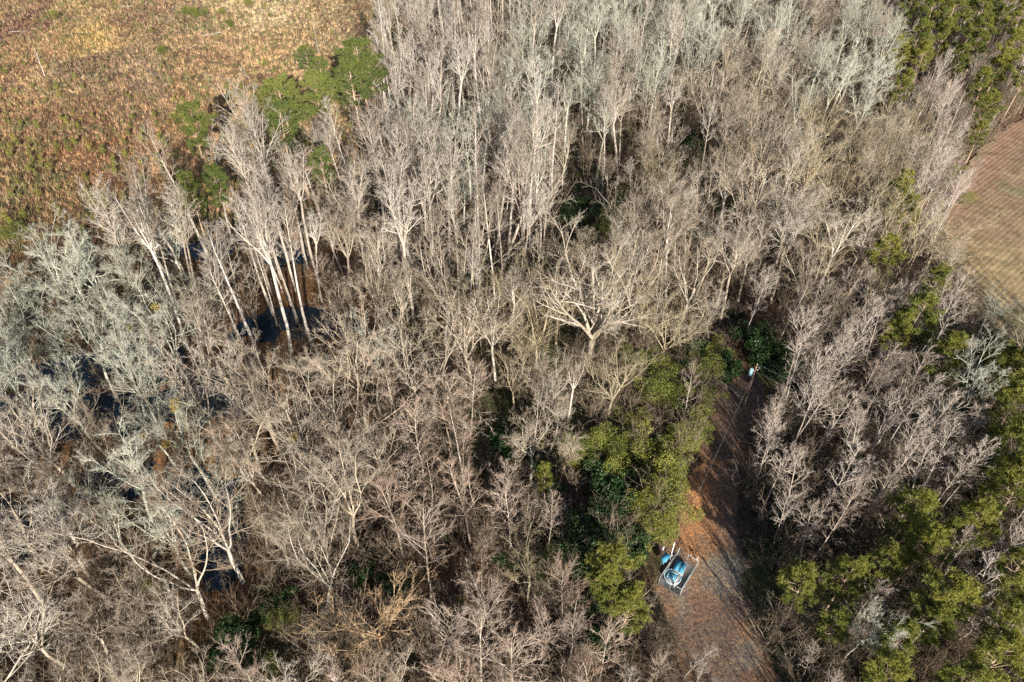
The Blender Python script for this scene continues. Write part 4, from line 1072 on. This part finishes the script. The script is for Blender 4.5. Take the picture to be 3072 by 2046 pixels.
wire((*POLE, pz + 8.5), (*MAST, 4.4), 0.5, 0.010, 'service wire sagging from the pole down to the pump enclosure')

# pump station
cor = [G(2031, 1668), G(2087, 1705), G(2038, 1790), G(1975, 1752)]
cz = 0.05
a = Acc()
c0 = np.mean(cor, 0)
pp = np.array([(*(c0 + (c - c0) * 0.97), cz + 0.06) for c in cor]); pb = pp.copy(); pb[:, 2] = -0.1
a.add(np.concatenate([pb, pp]), [np.array([[7, 6, 5, 4]]), np.array([[0, 1, 5, 4], [1, 2, 6, 5], [2, 3, 7, 6], [3, 0, 4, 7]])], 0)
props(link('gravel_pad', a.mesh('gravel_pad', 'gravel_pad')), 'dark gravel pad inside the fenced pump enclosure', 'pad')
fe = link('chain_link_fence', None); props(fe, 'grey chain link fence round the pump enclosure by the track', 'fence')
FH = 1.9
for i in range(4):
    p, q = cor[i], cor[(i + 1) % 4]
    L = np.linalg.norm(q - p); m_ = max(2, int(round(L / 2.2)))
    for k in range(m_):
        s_ = p + (q - p) * k / m_
        a = Acc(); r_ = 0.055 if k == 0 else 0.04
        rod(a, (*s_, -0.2), (*s_, cz + FH + (0.12 if k == 0 else 0.03)), r_); rod(a, (*s_, cz + FH + (.12 if k == 0 else .03)), (*s_, cz + FH + (.2 if k == 0 else .08)), r_ * 1.2, r_ * .4); part('post', a, 'steel_grey', fe)
    a = Acc(); d_ = (q - p) / L
    rod(a, (*(p + d_ * .06), cz + FH), (*(q - d_ * .06), cz + FH), 0.03); part('top_rail', a, 'steel_grey', fe)
    a = Acc()
    ang = []
    step = 0.16
    nw = int((L + FH) / step)
    for k in range(nw):
        for sg in (1, -1):
            u0 = k * step - FH
            lo_, hi_ = max(u0, 0.05), min(u0 + FH, L - 0.05)
            if hi_ - lo_ < 0.05: continue
            z0, z1 = lo_ - u0, hi_ - u0
            if sg < 0: lo_, hi_ = L - lo_, L - hi_
            rod(a, (*(p + d_ * lo_), cz + 0.04 + z0), (*(p + d_ * hi_), cz + 0.04 + z1), 0.0035, None, 3, False)
    o = part('wire_mesh', a, 'chain_link', fe); o['kind'] = 'stuff'
# wet well: round concrete lid with aluminium hatch, reflected sky put into its blue
wv = G(2016, 1735); ww = link('pump_well', None); ww.location = (*wv, cz); props(ww, 'round concrete pump well with hatch tinted pale sky blue', 'pump well')
a = Acc(); rod(a, (0, 0, -0.1), (0, 0, 0.42), 1.12, 1.12, 36); part('well_wall', a, 'concrete', ww)
a = Acc(); th = np.linspace(0, 2 * np.pi, 37); P = np.stack([1.12 * np.cos(th), 1.12 * np.sin(th), 0 * th + 0.44], 1)
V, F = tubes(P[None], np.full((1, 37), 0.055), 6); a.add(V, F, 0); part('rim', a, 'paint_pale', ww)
a = Acc(); box(a, (0, 0.02, 0.47), (1.25, 1.15, 0.09), -0.5); hatch = part('hatch', a, 'alu_sky_tint_pale', ww)
for dx, dy, sx, sy in ((0, .56, 1.27, .05), (0, -.56, 1.27, .05), (.61, 0, .05, 1.1), (-.61, 0, .05, 1.1)):
    ca, sa = math.cos(-.5), math.sin(-.5)
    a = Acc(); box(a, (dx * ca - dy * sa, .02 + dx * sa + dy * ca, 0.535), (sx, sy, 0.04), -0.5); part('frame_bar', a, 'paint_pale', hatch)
a = Acc(); rod(a, (0.2, -0.3, 0.515), (0.45, -0.2, 0.515), 0.02); rod(a, (.2, -.3, .5), (.2, -.3, .6), .02); part('handle', a, 'steel_grey', hatch)
# valve vault with aluminium lid, coloured blue for the sky it reflects
vv = G(2037, 1708); vl = link('valve_vault', None); vl.location = (*vv, cz); vl.rotation_euler = (0, 0, -0.5); props(vl, 'square concrete vault under a lid tinted bright sky blue beside the pump well', 'vault')
a = Acc(); box(a, (0, 0, 0.25), (1.5, 1.75, 0.7)); part('vault_wall', a, 'concrete', vl)
for k in (-1, 1):
    a = Acc(); box(a, (0.345 * k, 0, 0.66), (0.67, 1.6, 0.11)); ld = part('lid', a, 'alu_sky_tint', vl)
    a = Acc(); rod(a, (.1 * k, -.12, .735), (.1 * k, .12, .735), .018); rod(a, (.1 * k, -.12, .69), (.1 * k, -.12, .75), .015); rod(a, (.1 * k, .12, .69), (.1 * k, .12, .75), .015); part('handle', a, 'steel_grey', ld)
# control panel on two posts, sloping sun roof
cv = G(1990, 1692); cp = link('control_panel', None); cp.location = (*cv, cz); cp.rotation_euler = (0, 0, 0.9); props(cp, 'sky tinted control cabinet on posts at the back of the pump enclosure', 'control panel')
for k in (-1, 1):
    a = Acc(); rod(a, (.45 * k, .2, -.2), (.45 * k, .2, 1.75), .045); part('post', a, 'steel_grey', cp)
a = Acc(); box(a, (0, 0, 1.15), (1.0, 0.34, 1.0)); part('cabinet', a, 'alu_sky_tint_pale', cp)
a = Acc(); box(a, (0, -0.18, 1.15), (0.9, 0.02, 0.9)); dr = part('door', a, 'alu_sky_tint', cp)
a = Acc(); rod(a, (.34, -.21, 1.05), (.34, -.21, 1.25), .02); part('handle', a, 'steel_grey', dr)
a = Acc(); box(a, (0, -0.05, 1.79), (1.25, 0.85, 0.06)); part('sun_roof', a, 'alu_sky_tint', cp)
# service mast
ms = link('service_mast', None); ms.location = (*MAST, cz); props(ms, 'white metal service mast with meter at the pump enclosure', 'mast')
a = Acc(); rod(a, (0, 0, -.2), (0, 0, 4.5), .06); part('mast_pipe', a, 'white_pvc', ms)
a = Acc(); rod(a, (0, 0, 4.5), (0.02, -.1, 4.66), .085, .05); part('weatherhead', a, 'steel_grey', ms)
a = Acc(); box(a, (0, -.13, 1.5), (.3, .14, .5)); mb = part('meter_box', a, 'steel_grey', ms)
a = Acc(); rod(a, (0, -.2, 1.58), (0, -.29, 1.58), .09, .08, 14); part('meter', a, 'ceramic', mb)
# vent pipes
for px, py, h_, lab in [(2021, 1762, 1.0, 'bent white vent pipe standing beside the pump well'), (1984, 1668, 2.4, 'straight white pipe standing behind the control cabinet')]:
    x, y = G(px, py); vp = link('vent_pipe', None); vp.location = (x, y, cz); props(vp, lab, 'vent pipe')
    a = Acc(); rod(a, (0, 0, -.2), (0, 0, h_), .07, None, 10); part('riser', a, 'white_pvc', vp)
    if h_ < 2:
        a = Acc(); t_ = np.linspace(0, np.pi, 9); P = np.stack([.16 - .16 * np.cos(t_), 0 * t_, h_ + .16 * np.sin(t_)], 1); V, F = tubes(P[None], np.full((1, 9), .07), 10); a.add(V, F, 0); part('gooseneck', a, 'white_pvc', vp)
    else:
        a = Acc(); rod(a, (0, 0, h_), (0, 0, h_ + .12), .1, .07, 10); part('cap', a, 'steel_grey', vp)
x, y = G(2090, 1682)
hy = link('yard_hydrant', None); hy.location = (x, y, cz); props(hy, 'short pinkish water post at the outer fence corner', 'hydrant')
plain('faded_red', (0.42, 0.27, 0.25), 0.7)
a = Acc(); rod(a, (0, 0, -.2), (0, 0, .85), .11, .1, 12); part('barrel', a, 'faded_red', hy)
a = Acc(); rod(a, (0, 0, .85), (0, 0, 1.0), .13, .05, 12); part('bonnet', a, 'faded_red', hy)
for k in (-1, 1):
    a = Acc(); rod(a, (.1 * k, 0, .65), (.22 * k, 0, .65), .055, None, 10); part('nozzle', a, 'steel_grey', hy)
print('individual trees', len(SPEC), 'woods', len(WOODS), 'kinds', {k: sum(1 for s in SPEC if s['kind'] == k) for k in PROTO})
print('tris', sum(len(m_.loops) - 2 * len(m_.polygons) for m_ in bpy.data.meshes))
